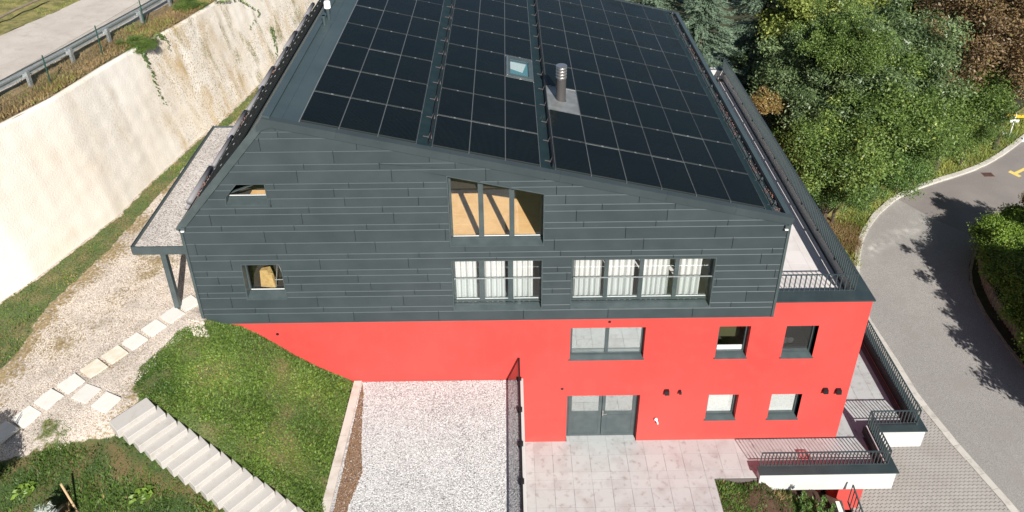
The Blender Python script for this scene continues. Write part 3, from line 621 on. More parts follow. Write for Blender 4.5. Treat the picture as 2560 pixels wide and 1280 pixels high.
# ---------------- stepping slabs
slabs = [[(835, 300), (897, 262), (935, 290), (880, 333)], [(755, 362), (820, 317), (868, 346), (800, 393)], [(665, 420), (733, 374), (785, 405), (713, 455)], [(572, 485), (645, 433), (693, 463), (622, 518)], [(478, 548), (555, 497), (602, 530), (527, 583)], [(385, 612), (455, 565), (503, 600), (428, 650)], [(270, 690), (350, 635), (403, 668), (322, 725)], [(165, 765), (245, 703), (298, 740), (213, 798)], [(55, 838), (138, 775), (192, 820), (105, 880)], [(-50, 910), (22, 855), (75, 890), (0, 948)], [(343, 740), (412, 677), (475, 717), (400, 775)], [(433, 785), (505, 720), (570, 745), (490, 815)]]
path = thing('stepping_stone_path', 'line of square pale slabs crossing the beige gravel to the house corner', 'path')
for i, s_ in enumerate(slabs):
    pts = [onz(a / 1.882, 600 + b_ / 1.882, 5.70) for a, b_ in s_]; cx_ = sum(p[0] for p in pts) / 4; cy_ = sum(p[1] for p in pts) / 4
    a = math.atan2(pts[1][1] - pts[0][1], pts[1][0] - pts[0][0]); h = .245
    zt = max(5.70, float(max(hgt([cx_ - .2, cx_ + .2, cx_, cx_], [cy_, cy_, cy_ - .2, cy_ + .2]))) + .04)
    o = MB().box(-h, h, -h, h, -.08, 0).build('slab', M_slabtan if i in (4, 5) else M_slab, path, label='tan stained slab' if i in (4, 5) else None); o.location = (cx_, cy_, zt); o.rotation_euler.z = a

# ---------------- block stairs
stairs = thing('block_stairs', 'straight flight of pale concrete block steps down the grass slope', 'stairs')
for k_ in range(0, 19):
    R0 = np.array([STEP0[0] + .284 * k_, STEP0[1] - .104 * k_]); wv = np.array([-.665, -.775]) / 1.021 * 1.0; dv = np.array([.76, -.65]) * .42
    if k_ == 0: dv = dv * 1.1
    a, b_, c_, d_ = R0, R0 + wv, R0 + wv + dv, R0 + dv
    zt = 5.68 - .17 * k_; g = .004
    o = MB().prism([tuple(a), tuple(b_), tuple(c_), tuple(d_)], zt - .26, zt).build('step', M_step, stairs)
    bv = o.modifiers.new('bevel', 'BEVEL'); bv.width = .012; bv.segments = 1

# ================================================================== RETAINING WALL + upper track
Lw = np.array(wall_base); seg = np.hypot(*np.diff(Lw, axis=0).T); cum = np.concatenate([[0], np.cumsum(seg)]); tot = cum[-1]
NS, NH = 420, 44
s_ = np.linspace(0, tot, NS); bx = np.interp(s_, cum, Lw[:, 0]); by = np.interp(s_, cum, Lw[:, 1])
zt_ = np.interp(by, [-9, 3, 15, 38], [10.6, 10.35, 9.95, 9.7])
V_ = []
for j in range(NH + 1):
    t = j / NH; zz = 5.3 + (zt_ - 5.3) * t; set_ = 1.15 * t
    nz = 0.03 * fnoise(by, zz, .6, 31) + 0.012 * fnoise(by, zz, 5, 32) + 0.007 * fnoise(by, zz, 13, 33)
    V_ += list(zip((bx - set_ + nz).tolist(), (by + .25 * set_).tolist(), (zz + (0.05 * fnoise(by, zz * 0, 2.3, 34) if j == NH else 0)).tolist()))
# rounded top lip and back
V_ += list(zip((bx - 1.15 - .12).tolist(), (by + .3).tolist(), (zt_ + .02).tolist())); V_ += list(zip((bx - 1.15 - .5).tolist(), (by + .4).tolist(), (zt_ - .5).tolist()))
F_ = [(j * NS + i, j * NS + i + 1, (j + 1) * NS + i + 1, (j + 1) * NS + i) for j in range(NH + 2) for i in range(NS - 1)]
me = bpy.data.meshes.new('retaining_wall'); me.from_pydata(V_, [], F_); me.materials.append(M_shot); me.polygons.foreach_set('use_smooth', [True] * len(me.polygons)); me.update()
if sum(p.normal.x for p in me.polygons) < 0: me.flip_normals()
rw = link('retaining_wall', me); tag(rw, 'tall cream sprayed concrete retaining wall with brown stains below the guardrail', 'retaining wall')
# upper ground: bank, track, verge
ux = bx - 1.15 - .1; uy = by + .28
def upper(off0, off1, name, mt, z0=0., z1=0., nz=0.0, sub=8, seed=0):
    V = []; F = []
    for j in range(sub + 1):
        t = j / sub; o_ = off0 + (off1 - off0) * t
        xx = ux - o_ * .966; yy = uy + o_ * .25
        V += list(zip(xx.tolist(), yy.tolist(), (zt_ + z0 + (z1 - z0) * t + nz * fnoise(xx, yy, 4, seed)).tolist()))
    F = [(j * NS + i, j * NS + i + 1, (j + 1) * NS + i + 1, (j + 1) * NS + i) for j in range(sub) for i in range(NS - 1)]
    me = bpy.data.meshes.new(name); me.from_pydata(V, [], F); me.materials.append(mt); me.polygons.foreach_set('use_smooth', [True] * len(me.polygons)); me.update()
    if sum(p.normal.z for p in me.polygons) < 0: me.flip_normals()
    return link(name, me, kind='structure')
upper(-.05, 1.75, 'bank', M_bank, -.03, .12, .03, 14, 3)
upper(1.7, 5.6, 'gravel_track', M_track, .115, .2, .01)
upper(5.55, 60, 'upper_meadow', M_verge, .2, .8, .06, 60, 4)
def upz(x, y):
    yy = np.asarray(y); return np.interp(yy, [-9, 3, 15, 38], [10.6, 10.35, 9.95, 9.7])
bank_poly = [(float(a - .02), float(b_)) for a, b_ in zip(ux, uy)][60:330:6]; bank_poly += [(x - 1.75, y + .45) for x, y in reversed(bank_poly)]
tag(blades('bank_dry_grass', bank_poly, 46000, lambda x, y: upz(x, y) + .09, L_dry, (0.06, 0.20), 0.014, 41, lean=1.0), 'dry brown grass on the bank between guardrail and retaining wall', 'grass')
tag(blades('bank_green_grass', bank_poly, 26000, lambda x, y: upz(x, y) + .09, L_yel, (0.05, 0.20), 0.016, 42, dens=lambda x, y: np.clip(fnoise(x, y, 1.1, 77) * 1.5, 0, 1)), 'yellow green weeds along the top of the retaining wall', 'weeds')
vg = [(float(a - 5.7 * .966), float(b_ + 5.7 * .25)) for a, b_ in zip(ux, uy)][90:330:6]; vg += [(x - 3.5, y + .9) for x, y in reversed(vg)]
tag(blades('verge_grass', vg, 30000, lambda x, y: upz(x, y) + .2, L_yel, (0.05, 0.16), 0.022, 43), 'yellow green verge beyond the gravel track at the top left', 'grass')
lg = thing('edge_log', 'thin grey log lying in the grass beyond the gravel track', 'log')
MB().tube([(*onz(-30, 60, 10.6), 10.62), (*onz(40, 26, 10.6), 10.64), (*onz(110, -6, 10.6), 10.62)], .05, 8).build('trunk', M_log, lg)

# guardrail ---------------------------------------------------------------------
gposts = [(-17.7, 2.0), (-17.1, 4.05), (-16.06, 6.02), (-15.66, 8.05), (-15.32, 10.12), (-14.95, 12.22), (-14.63, 14.3), (-14.3, 16.4), (-13.95, 18.5)]
gposts[0] = (-16.9, 1.9); gposts[1] = (-16.48, 3.95)
gr_ = thing('guardrail', 'galvanised steel guardrail along the gravel track above the cream wall', 'guardrail')
for x, y in gposts:
    z0 = float(upz(x, y)) + .0
    m_ = MB(); a = math.atan2(2.1, .36); ca, sa = math.cos(a), math.sin(a)
    def R2(u, v): return (x + u * ca - v * sa, y + u * sa + v * ca)
    m_.prism([R2(-.06, -.05), R2(.06, -.05), R2(.06, .05), R2(-.06, .05)], z0 - .3, z0 + .66)
    m_.build('post', M_steel, gr_)
    m2 = MB(); m2.prism([R2(-.05, .05), R2(.05, .05), R2(.05, .17), R2(-.05, .17)], z0 + .42, z0 + .58); m2.build('spacer', M_steel, gr_)
prof = [(0.00, .73), (.045, .70), (.045, .64), (0, .60), (0, .545), (.045, .50), (.045, .44), (0, .41)]
for (xa, ya), (xb, yb) in zip(gposts, gposts[1:]):
    L_ = math.hypot(xb - xa, yb - ya); nx, ny = -(yb - ya) / L_, (xb - xa) / L_; m_ = MB()
    for (d0, z0), (d1, z1) in zip(prof, prof[1:]):
        q = []
        for (x, y, d, z) in ((xa, ya, d0, z0), (xb, yb, d0, z0), (xb, yb, d1, z1), (xa, ya, d1, z1)):
            o_ = .17 + d; zz = float(upz(x, y)) + z; q.append((x + nx * o_, y + ny * o_, zz))
        m_.quad(q); 
    me = m_.mesh('beam', M_steel); o = link('beam', me, gr_); sm = o.modifiers.new('s', 'SOLIDIFY'); sm.thickness = .006
# green mesh fence
fp = [(-16.30, -.0), (-15.86, 3.2), (-15.44, 6.12), (-15.06, 8.95), (-14.72, 11.9), (-14.35, 14.9), (-13.9, 18.0)]
mf = thing('mesh_fence', 'thin green wire mesh fence in front of the guardrail', 'fence')
for x, y in fp: MB().tube([(x, y, float(upz(x, y)) - .1), (x, y, float(upz(x, y)) + 1.2)], .022, 8).build('post', M_green, mf)
mwire = MB()
def thin(a, b_, w_=.0035):
    a, b_ = Vector(a), Vector(b_); d = (b_ - a); s1 = d.cross(Vector((1, 0, .3))).normalized() * w_; s2 = d.cross(s1).normalized() * w_
    k = len(mwire.v); mwire.v += [tuple(a + s1), tuple(a + s2), tuple(a - s1 - s2), tuple(b_ + s1), tuple(b_ + s2), tuple(b_ - s1 - s2)]
    for q in ((0, 1, 4, 3), (1, 2, 5, 4), (2, 0, 3, 5)): mwire.f.append(tuple(k + i for i in q)); mwire.m.append(0)
for (xa, ya), (xb, yb) in zip(fp, fp[1:]):
    za, zb = float(upz(xa, ya)), float(upz(xb, yb))
    for h_ in (.02, .6, 1.14): thin((xa, ya, za + h_), (xb, yb, zb + h_), .0045)
    nn = 36
    for k_ in range(-13, nn):
        for s2 in (0, 1):
            t0, t1 = k_ / nn, (k_ + 13) / nn
            h0, h1 = 0.02, 1.14
            if t0 < 0: h0 = h0 + (h1 - h0) * (-t0) / (t1 - t0); t0 = 0
            if t1 > 1: h1 = h0 + (h1 - h0) * (1 - t0) / (t1 - t0); t1 = 1
            if s2: A, B = (t0, h0), (t1, h1)
            else: A, B = (1 - t0, h0), (1 - t1, h1)
            thin((xa + (xb - xa) * A[0], ya + (yb - ya) * A[0], za + (zb - za) * A[0] + A[1]), (xa + (xb - xa) * B[0], ya + (yb - ya) * B[0], za + (zb - za) * B[0] + B[1]), .0022)
mwire.build('wire_mesh', M_wire, mf, 'stuff')

# ================================================================== TERRACE
terr = MB()
TZ = 0.0
SL = [(-.0, .30), ]
m_ = MB(); m_.box(.3, 13.42, .25, 17.0, -.42, -.03); m_.box(.3, 11.9, -1.45, .25, -.42, -.03); m_.box(.3, 6.40, -9, -1.45, -.42, -.03)
terrace = m_.build('terrace', M_grout, kind='structure')
T = .60; full = MB().box(.004, T - .004, .003, T - .003, -.03, 0).mesh('tile', M_tile)
X0 = .74 - .6; Y0 = -.53
def tile_run(x0, x1, y0, y1, mt=M_tile, parent=terrace, z=0.0, ox=X0, oy=Y0, me0=None):
    i0 = math.floor((x0 - ox) / T); j0 = math.floor((y0 - oy) / T)
    for i in range(i0, math.ceil((x1 - ox) / T)):
        for j in range(j0, math.ceil((y1 - oy) / T)):
            a, b_, c_, d_ = max(x0, ox + i * T), min(x1, ox + (i + 1) * T), max(y0, oy + j * T), min(y1, oy + (j + 1) * T)
            if b_ - a < .02 or d_ - c_ < .02: continue
            if b_ - a > T - .001 and d_ - c_ > T - .001:
                o = link('tile', me0 or full, parent); o.location = (a, c_, z + rnd.uniform(-.0015, .0015))
            else:
                o = MB().box(.002, b_ - a - .002, .002, d_ - c_ - .002, -.03, 0).build('tile', mt, parent); o.location = (a, c_, z)
tile_run(.42, 6.38, -5.33, -1.41); tile_run(.42, 11.66, -1.41, 0.0); tile_run(10.79, 13.22, 0.0, 11.5); tile_run(1.83, 4.11, 0.0, .22)

# planted bed below the terrace edge
bed_ctrl = [(6.38, -1.45, -.06), (7.8, -1.45, -.10), (6.42, -6, -.4), (8.5, -1.5, -.45), (9.4, -1.5, -.95), (10.4, -1.5, -1.6), (8.0, -3, -.9), (9.5, -3, -1.6), (10.6, -3, -2.2), (8, -6, -1.4), (10.6, -6, -2.6), (11.0, -1.6, -2.3)]
bc = np.array(bed_ctrl)
def bedz(x, y):
    x = np.atleast_1d(np.asarray(x, float)); y = np.atleast_1d(np.asarray(y, float)); d = (x[:, None] - bc[None, :, 0]) ** 2 + (y[:, None] - bc[None, :, 1]) ** 2 + .02
    w_ = 1 / d ** 1.5; return (w_ @ bc[:, 2]) / w_.sum(1)
bx_, by_ = np.linspace(6.40, 11.0, 60), np.linspace(-7, -.9, 80); BX, BY = np.meshgrid(bx_, by_); bxf, byf = BX.ravel(), BY.ravel(); bz_ = bedz(bxf, byf) + .03 * fnoise(bxf, byf, 7, 4)
me = bpy.data.meshes.new('planted_bank'); me.from_pydata(list(zip(bxf.tolist(), byf.tolist(), bz_.tolist())), [], [(j * 60 + i, j * 60 + i + 1, (j + 1) * 60 + i + 1, (j + 1) * 60 + i) for j in range(79) for i in range(59)]); me.materials.append(M_soil); me.update(); link('planted_bank', me, kind='structure')
bedp = [(6.42, -1.5), (10.9, -1.5), (10.9, -6), (6.46, -6)]
tag(blades('bank_ground_cover', bedp, 24000, lambda x, y: bedz(x, y), L_darkgrass, (0.05, 0.15), 0.026, 51, lean=1.3, dens=lambda x, y: np.clip(.6 + .7 * fnoise(x, y, 2.2, 6), .2, 1)), 'leafy ground cover on the dark soil bank below the terrace corner', 'ground cover')
tag(blades('bank_straw', [(8.2, -1.6), (10.8, -1.6), (10.8, -4.5), (8.6, -4.5)], 7000, lambda x, y: bedz(x, y), L_dry, (0.08, 0.24), 0.014, 52, lean=1.6, dens=lambda x, y: np.clip(.3 + .9 * fnoise(x, y, 3.2, 16), 0, 1)), 'straw coloured dry grass on the bank under the white parapet', 'grass')

# wall between yard and terrace, with its fence
yw = thing('yard_wall', 'slim white wall holding the gravel yard above the terrace', 'wall')
box('wall_body', (.245, .395, -9, -.003, -.2, 2.93), M_white, yw)

def railing(root, p0, p1, z0, z1, spacing=.116, post_every=None, toprail=(.05, .012), bar=(.011, .018), mt=M_rail, foot=.03, bar_me={}):
    """vertical flat bars between a bottom and a top rail, along p0 -> p1"""
    x0, y0 = p0; x1, y1 = p1; L_ = math.hypot(x1 - x0, y1 - y0); a = math.atan2(y1 - y0, x1 - x0)
    def along(name, u0, u1, v, za, zb):
        o = MB().box(u0, u1, -v, v, za, zb).build(name, mt, root); o.location = (x0, y0, 0); o.rotation_euler.z = a; return o
    along('top_rail', 0, L_, toprail[0] / 2, z1 - toprail[1], z1); along('bottom_rail', 0, L_, .018, z0 + .05, z0 + .062)
    key = (round(z1 - z0, 3), bar, mt.name); n_ = max(1, round(L_ / spacing))
    if key not in bar_me: bar_me[key] = MB().box(-bar[0], bar[0], -bar[1], bar[1], .062, z1 - z0 - toprail[1]).mesh('bar', mt)
    for i in range(n_ + 1):
        u = L_ * i / n_
        o = link('bar', bar_me[key], root); o.location = (x0 + (x1 - x0) * u / L_, y0 + (y1 - y0) * u / L_, z0); o.rotation_euler.z = a
    if post_every:
        k = 0
        while k * post_every < L_:
            u = k * post_every; o = MB().box(-foot, foot, -foot, foot * 1.3, -.02, .02 + foot).build('post_foot', mt, root); o.location = (x0 + (x1 - x0) * u / L_, y0 + (y1 - y0) * u / L_, z0); o.rotation_euler.z = a; k += 1
yf = thing('yard_fence', 'dark bar railing on the white wall beside the gravel yard', 'railing')
railing(yf, (.262, -.03), (.262, -8.9), 2.93, 3.85, .12, 1.18, toprail=(.06, .02), bar=(.008, .009), mt=M_black, foot=.062)

# ================================================================== HOUSE
house = thing('house', 'large modern house with dark metal gable, solar roof and red ground floors', 'house')
RX = 10.77; CT = 5.94; ZB = 5.40   # right end and top of the red storeys
# red body: front wall with openings
openings = {'door': (1.80, 4.13, 0.0, 2.125), 'w1': (1.83, 4.10, 3.72, 5.01), 'w2': (6.32, 7.28, 3.71, 5.0), 'w3': (8.36, 9.335, 3.69, 4.985), 'w4': (6.31, 7.285, .96, 2.085), 'w5': (8.34, 9.315, .95, 2.075)}
def wall_face(m, x0, x1, z0, z1, holes, y, depth):
    xs = sorted({x0, x1, *[h[0] for h in holes], *[h[1] for h in holes]}); zs = sorted({z0, z1, *[h[2] for h in holes], *[h[3] for h in holes]})
    xs = [x for x in xs if x0 <= x <= x1]; zs = [z for z in zs if z0 <= z <= z1]
    for a, b_ in zip(xs, xs[1:]):
        for c_, d_ in zip(zs, zs[1:]):
            mx_, mz = (a + b_) / 2, (c_ + d_) / 2
            if any(h[0] < mx_ < h[1] and h[2] < mz < h[3] for h in holes): continue
            m.quad([(a, y, c_), (b_, y, c_), (b_, y, d_), (a, y, d_)])
    for h in holes:
        a, b_, c_, d_ = h; Y = y + depth
        m.quad([(a, y, c_), (a, y, d_), (a, Y, d_), (a, Y, c_)]); m.quad([(b_, y, c_), (b_, Y, c_), (b_, Y, d_), (b_, y, d_)])
        m.quad([(a, y, d_), (b_, y, d_), (b_, Y, d_), (a, Y, d_)]); m.quad([(a, y, c_), (a, Y, c_), (b_, Y, c_), (b_, y, c_)])
openings['door'] = (1.80, 4.13, -.05, 2.125)
rb = MB(); wall_face(rb, -9.0, 7.87, -2.8, ZB - .012, list(openings.values()), 0.0, .30); wall_face(rb, 7.87, RX, -2.8, CT - .03, [h for h in openings.values() if h[0] > 7.9], 0.0, .30)
openings['door'] = (1.80, 4.13, 0.0, 2.125)
rb.quad([(RX, 0, -2.8), (RX, 16.19, -2.8), (RX, 16.19, CT - .03), (RX, 0, CT - .03)]); rb.quad([(-9, 0, -2.8), (-9, 16, -2.8), (-9, 16, ZB - .02), (-9, 0, ZB - .02)]); rb.quad([(-9, 16.19, -2.8), (RX, 16.19, -2.8), (RX, 16.19, ZB), (-9, 16.19, ZB)])
red = rb.build('red_wall', M_red, house)
# rooms behind the red windows (dark boxes)
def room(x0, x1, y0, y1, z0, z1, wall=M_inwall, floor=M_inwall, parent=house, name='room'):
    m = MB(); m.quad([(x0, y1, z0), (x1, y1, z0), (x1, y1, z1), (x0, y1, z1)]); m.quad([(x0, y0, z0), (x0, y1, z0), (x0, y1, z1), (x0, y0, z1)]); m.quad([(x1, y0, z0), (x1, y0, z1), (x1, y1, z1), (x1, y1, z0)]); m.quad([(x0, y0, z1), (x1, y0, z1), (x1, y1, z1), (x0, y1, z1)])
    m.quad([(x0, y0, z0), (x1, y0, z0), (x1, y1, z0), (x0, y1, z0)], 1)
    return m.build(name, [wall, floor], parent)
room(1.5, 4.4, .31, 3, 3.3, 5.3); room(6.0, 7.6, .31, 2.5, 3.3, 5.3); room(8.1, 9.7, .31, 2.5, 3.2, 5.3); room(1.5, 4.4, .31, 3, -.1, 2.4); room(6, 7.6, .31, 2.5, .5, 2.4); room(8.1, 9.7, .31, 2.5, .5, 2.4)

# lower storey: garage level wall below the terrace
lw = MB(); lw.box(10.9, 11.72, -.72, 8.0, ZR - .1, -.42); lw.build('garage_wall', M_red, house, label='red garage level wall below the terrace')

# ---- windows
def frame_rect(m, x0, x1, z0, z1, y0, y1, t):
    m.box(x0, x1, y0, y1, z0, z0 + t); m.box(x0, x1, y0, y1, z1 - t, z1); m.box(x0, x0 + t, y0, y1, z0 + t, z1 - t); m.box(x1 - t, x1, y0, y1, z0 + t, z1 - t)
def window_red(h, lab=None, mull=(), glass=G_half, blind=None):
    x0, x1, z0, z1 = h; yf_ = .17
    f = MB(); frame_rect(f, x0 + .004, x1 - .004, z0 + .05, z1 - .003, yf_, yf_ + .07, .075)
    for xm in mull: f.box(xm - .055, xm + .055, yf_ - .004, yf_ + .07, z0 + .12, z1 - .08)
    fr = f.build('window', M_trim, house, label=lab)
    m2 = MB()
    for k in range(2): m2.box(x0 + .06, x1 - .06, yf_ - .03 - .012 * k, yf_ - .002, z0 + .075 + .035 * (1 - k), z0 + .095 + .035 * (1 - k))
    m2.build('threshold_strip', M_trim, fr)
    s = MB(); s.hexa([(x0 - .03, -.05, z0 - .012), (x1 + .03, -.05, z0 - .012), (x1 - .002, yf_, z0 + .045), (x0 + .002, yf_, z0 + .045), (x0 - .03, -.05, z0 + .008), (x1 + .03, -.05, z0 + .008), (x1 - .002, yf_, z0 + .07), (x0 + .002, yf_, z0 + .07)])
    s.build('sill', M_trim, fr)
    xs = [x0 + .07] + [v for xm in mull for v in (xm - .05, xm + .05)] + [x1 - .07]
    for a, b_ in zip(xs[::2], xs[1::2]):
        box('pane', (a, b_, yf_ + .03, yf_ + .036, z0 + .11, z1 - .07), glass, fr)
        if blind: box('blind', (a, b_, yf_ + .065, yf_ + .07, z0 + .11, z1 - .07), blind, fr)
    return fr
M_frost = mat('frosted_white_film', (0.52, 0.545, 0.53), 0.7, noise=[(45, (0.38, 0.40, 0.385), 0.52, 0.64, 3)])
window_red(openings['w1'], 'wide two part window mirroring the terrace', (2.97,), G_half)
w2 = window_red(openings['w2'], 'small window with dark green reflection and bright lower blind', (), G_clear)
w3 = window_red(openings['w3'], 'small window showing a dark room', (), G_clear)
window_red(openings['w4'], 'small window with white frosted pane', (), G_clear, M_frost); window_red(openings['w5'], 'small window with white frosted pane', (), G_clear, M_frost)
box('low_blind', (6.40, 7.20, .225, .232, 3.80, 4.02), M_whitep, w2)
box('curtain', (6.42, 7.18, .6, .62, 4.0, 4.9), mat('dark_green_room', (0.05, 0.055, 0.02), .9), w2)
m_ = MB()
for cx_ in (8.62, 8.80): m_.tube([(cx_, .5, 3.90), (cx_, .52, 3.90)], .11, 16)
m_.build('round_chair_backs', mat('dark_plastic', (0.03, 0.028, 0.03), .6), w3)
# ---- double door
x0, x1, z0, z1 = openings['door']
d = MB(); frame_rect(d, x0 + .004, x1 - .004, 0.004, z1 - .004, .21, .28, .07); dr = d.build('door', M_trim, house, label='grey double door with glazed upper half')
for a, b_ in ((x0 + .08, 2.955), (2.975, x1 - .08)):
    f = MB(); frame_rect(f, a, b_, .03, z1 - .075, .195, .25, .10); f.box(a + .1, b_ - .1, .20, .24, 1.08, 1.17); f.box(a + .1, b_ - .1, .205, .24, .12, 1.09); f.box(a + .16, b_ - .16, .198, .21, .22, 1.0); f.build('leaf', M_trim, dr)
    box('pane', (a + .1, b_ - .1, .215, .222, 1.17, z1 - .17), G_half, dr)
hm = MB(); hm.box(2.985, 3.02, .175, .195, 1.0, 1.20); hm.tube([(3.0, .18, 1.10), (3.0, .14, 1.10), (3.13, .14, 1.10)], .012, 8); hm.build('handle', M_chrome, dr)

# ---- gable: core, boards, windows
PK = (-6.29, 12.33); EL = (-9.08, 9.02); ER = (7.86, 8.995); ZB = 5.40
SLP = math.atan2(PK[1] - ER[1], ER[0] - PK[0]); SLL = math.atan2(PK[1] - EL[1], PK[0] - EL[0])
up_holes = {'topslant': [(-1.63, 8.22), (.96, 8.22), (.96, 9.90), (-1.63, 10.51)], 'mid': [(-1.63, 5.84), (.93, 5.84), (.93, 7.635), (-1.63, 7.635)], 'big': [(1.815, 5.85), (5.9, 5.85), (5.9, 7.63), (1.815, 7.63)],
            'smalltop': [(-7.66, 9.70), (-6.54, 9.70), (-6.55, 10.335), (-7.29, 10.335), (-7.63, 9.94)], 'smallbot': [(-7.63, 6.365), (-6.515, 6.365), (-6.515, 7.60), (-7.61, 7.60)]}
outer = [(EL[0], ZB), (ER[0], ZB), (ER[0], ER[1] - .06), (PK[0], PK[1] - .06), (EL[0], EL[1] - .06)]
loops = [[Vector((x, z, 0)) for x, z in outer]] + [[Vector((x, z, 0)) for x, z in reversed(h)] for h in up_holes.values()]
tr_ = tessellate_polygon(loops); pts = [p for lp in loops for p in lp]
m_ = MB(); m_.v = [(p.x, .012, p.y) for p in pts]; m_.f = [tuple(t) for t in tr_]; m_.m = [0] * len(m_.f)
m_.quad([(EL[0], .012, ZB), (EL[0], 15.6, ZB), (EL[0], 15.6, EL[1]), (EL[0], .012, EL[1])], 0)
m_.quad([(ER[0], .012, ZB), (ER[0], 15.6, ZB), (ER[0], 15.6, ER[1]), (ER[0], .012, ER[1])], 0)
m_.v += [(x, 15.58, z) for x, z in outer]; k = len(m_.v) - 5; m_.f.append(tuple(range(k, k + 5))); m_.m.append(0)
m_.quad([(EL[0], .012, ZB), (ER[0], .012, ZB), (ER[0], 15.6, ZB), (EL[0], 15.6, ZB)], 0)
gable = m_.build('gable_wall', M_core, house)

def clip_half(poly, n_, d0):      # keep n.p <= d0
    out = []
    for i, a in enumerate(poly):
        b_ = poly[(i + 1) % len(poly)]; da = n_[0] * a[0] + n_[1] * a[1] - d0; db = n_[0] * b_[0] + n_[1] * b_[1] - d0
        if da <= 1e-9: out.append(a)
        if (da < -1e-9 and db > 1e-9) or (da > 1e-9 and db < -1e-9):
            t = da / (da - db); out.append((a[0] + (b_[0] - a[0]) * t, a[1] + (b_[1] - a[1]) * t))
    return out
def area(p): return abs(sum(p[i][0] * p[(i + 1) % len(p)][1] - p[(i + 1) % len(p)][0] * p[i][1] for i in range(len(p)))) / 2 if len(p) > 2 else 0
def subtract(poly, hole):         # hole ccw convex -> list of convex pieces
    out = []; cur = poly
    for i in range(len(hole)):
        a, b_ = hole[i], hole[(i + 1) % len(hole)]; nx, ny = b_[1] - a[1], -(b_[0] - a[0]); d0 = nx * a[0] + ny * a[1]   # outward normal of ccw
        o_ = clip_half(cur, (-nx, -ny), -d0)
        if area(o_) > 1e-4: out.append(o_)
        cur = clip_half(cur, (nx, ny), d0)
        if area(cur) < 1e-4: return out
    return out
def grow(hole, g):
    cx_ = sum(p[0] for p in hole) / len(hole); cz_ = sum(p[1] for p in hole) / len(hole)
    return [(x + math.copysign(g, x - cx_), z + math.copysign(g, z - cz_)) for x, z in hole]
gholes = [grow(h, .03) for h in up_holes.values()]
rows = [12.27, 11.956, 11.757, 11.35, 10.953, 10.75, 10.345, 10.155, 9.869, 9.563, 9.35, 8.967, 8.771, 8.361, 7.959, 7.764, 7.382, 7.175, 6.879, 6.585, 6.387, 5.976, 5.777, 5.415]
phase = {0: -6.0, 1: -5.96, 2: -6.47, 3: -7.11, 4: -7.42, 5: -5.63, 6: -6.29, 7: -4.71, 8: -6.46, 9: -7.46, 10: -5.68, 11: -5.94, 12: -6.80, 13: -6.27, 14: -6.56, 15: -7.90, 16: -4.63, 17: -6.36, 18: -6.02, 19: -4.77, 20: -8.14, 21: -7.49, 22: -7.14}
nr = (PK[1] - ER[1], ER[0] - PK[0]); nl_ = (-(PK[1] - EL[1]), PK[0] - EL[0])
lr, ll = math.hypot(*nr), math.hypot(*nl_); nr = (nr[0] / lr, nr[1] / lr); nl_ = (nl_[0] / ll, nl_[1] / ll)
dR = nr[0] * PK[0] + nr[1] * PK[1] - .20; dL = nl_[0] * PK[0] + nl_[1] * PK[1] - .17
for i in range(len(rows) - 1):
    zt, zb = rows[i], rows[i + 1]; per = 2.515 if zt - zb > .35 else 2.005
    x = phase[i] - 4 * per
    while x < 8:
        a, b_ = max(x + .007, EL[0] + .05), min(x + per - .007, ER[0] - .07); x += per
        if b_ - a < .03: continue
        cells = [[(a, zb + .003), (b_, zb + .003), (b_, zt - .004), (a, zt - .004)]]
        cells = [clip_half(clip_half(c_, nr, dR), nl_, dL) for c_ in cells]; cells = [c_ for c_ in cells if area(c_) > 1e-3]
        for h in gholes: cells = [q for c_ in cells for q in subtract(c_, h)]
        cells = [c_ for c_ in cells if area(c_) > 2e-3]
        if not cells: continue
        groups = []
        for c_ in cells:
            bb = (min(p[0] for p in c_), max(p[0] for p in c_), min(p[1] for p in c_), max(p[1] for p in c_))
            hit = [g for g in groups if any(bb[0] <= o_[0][1] + 1e-3 and o_[0][0] <= bb[1] + 1e-3 and bb[2] <= o_[0][3] + 1e-3 and o_[0][2] <= bb[3] + 1e-3 for o_ in g)]
            ng = [(bb, c_)] + [o_ for g in hit for o_ in g]; groups = [g for g in groups if g not in hit] + [ng]
        for g in groups:
            m_ = MB()
            for _, c_ in g:
                n_ = len(c_); k = len(m_.v); ins = .019
                m_.v += [(px_, -.024, (pz - ins if pz > zt - .006 else pz)) for px_, pz in c_] + [(px_, .000, pz) for px_, pz in c_]
                m_.f.append(tuple(range(k, k + n_))); m_.m.append(0)
                for q in range(n_):
                    q2 = (q + 1) % n_; top = c_[q][1] > zt - .006 and c_[q2][1] > zt - .006
                    m_.f.append((k + q, k + q2, k + n_ + q2, k + n_ + q)); m_.m.append(1 if top else 0)
            m_.build('cladding_board', [M_clad, M_edge], gable)
# corner and base trims
tm = MB(); tm.box(EL[0] - .03, EL[0] + .045, -.05, .03, ZB + .0, EL[1] - .1); tm.box(ER[0] - .065, ER[0] + .01, -.05, .03, ZB, ER[1] - .1); tm.box(EL[0] - .03, ER[0] + .01, -.03, .03, ZB - .012, ZB + .01)
tm.build('corner_trim', M_trim, gable)
sd = MB(); sd.box(EL[0] - .02, EL[0] - .001, .03, 15.6, ZB, EL[1]); sd.box(ER[0] + .001, ER[0] + .012, .03, 15.6, ZB + .2, ER[1]); sd.build('side_cladding', M_clad, gable)

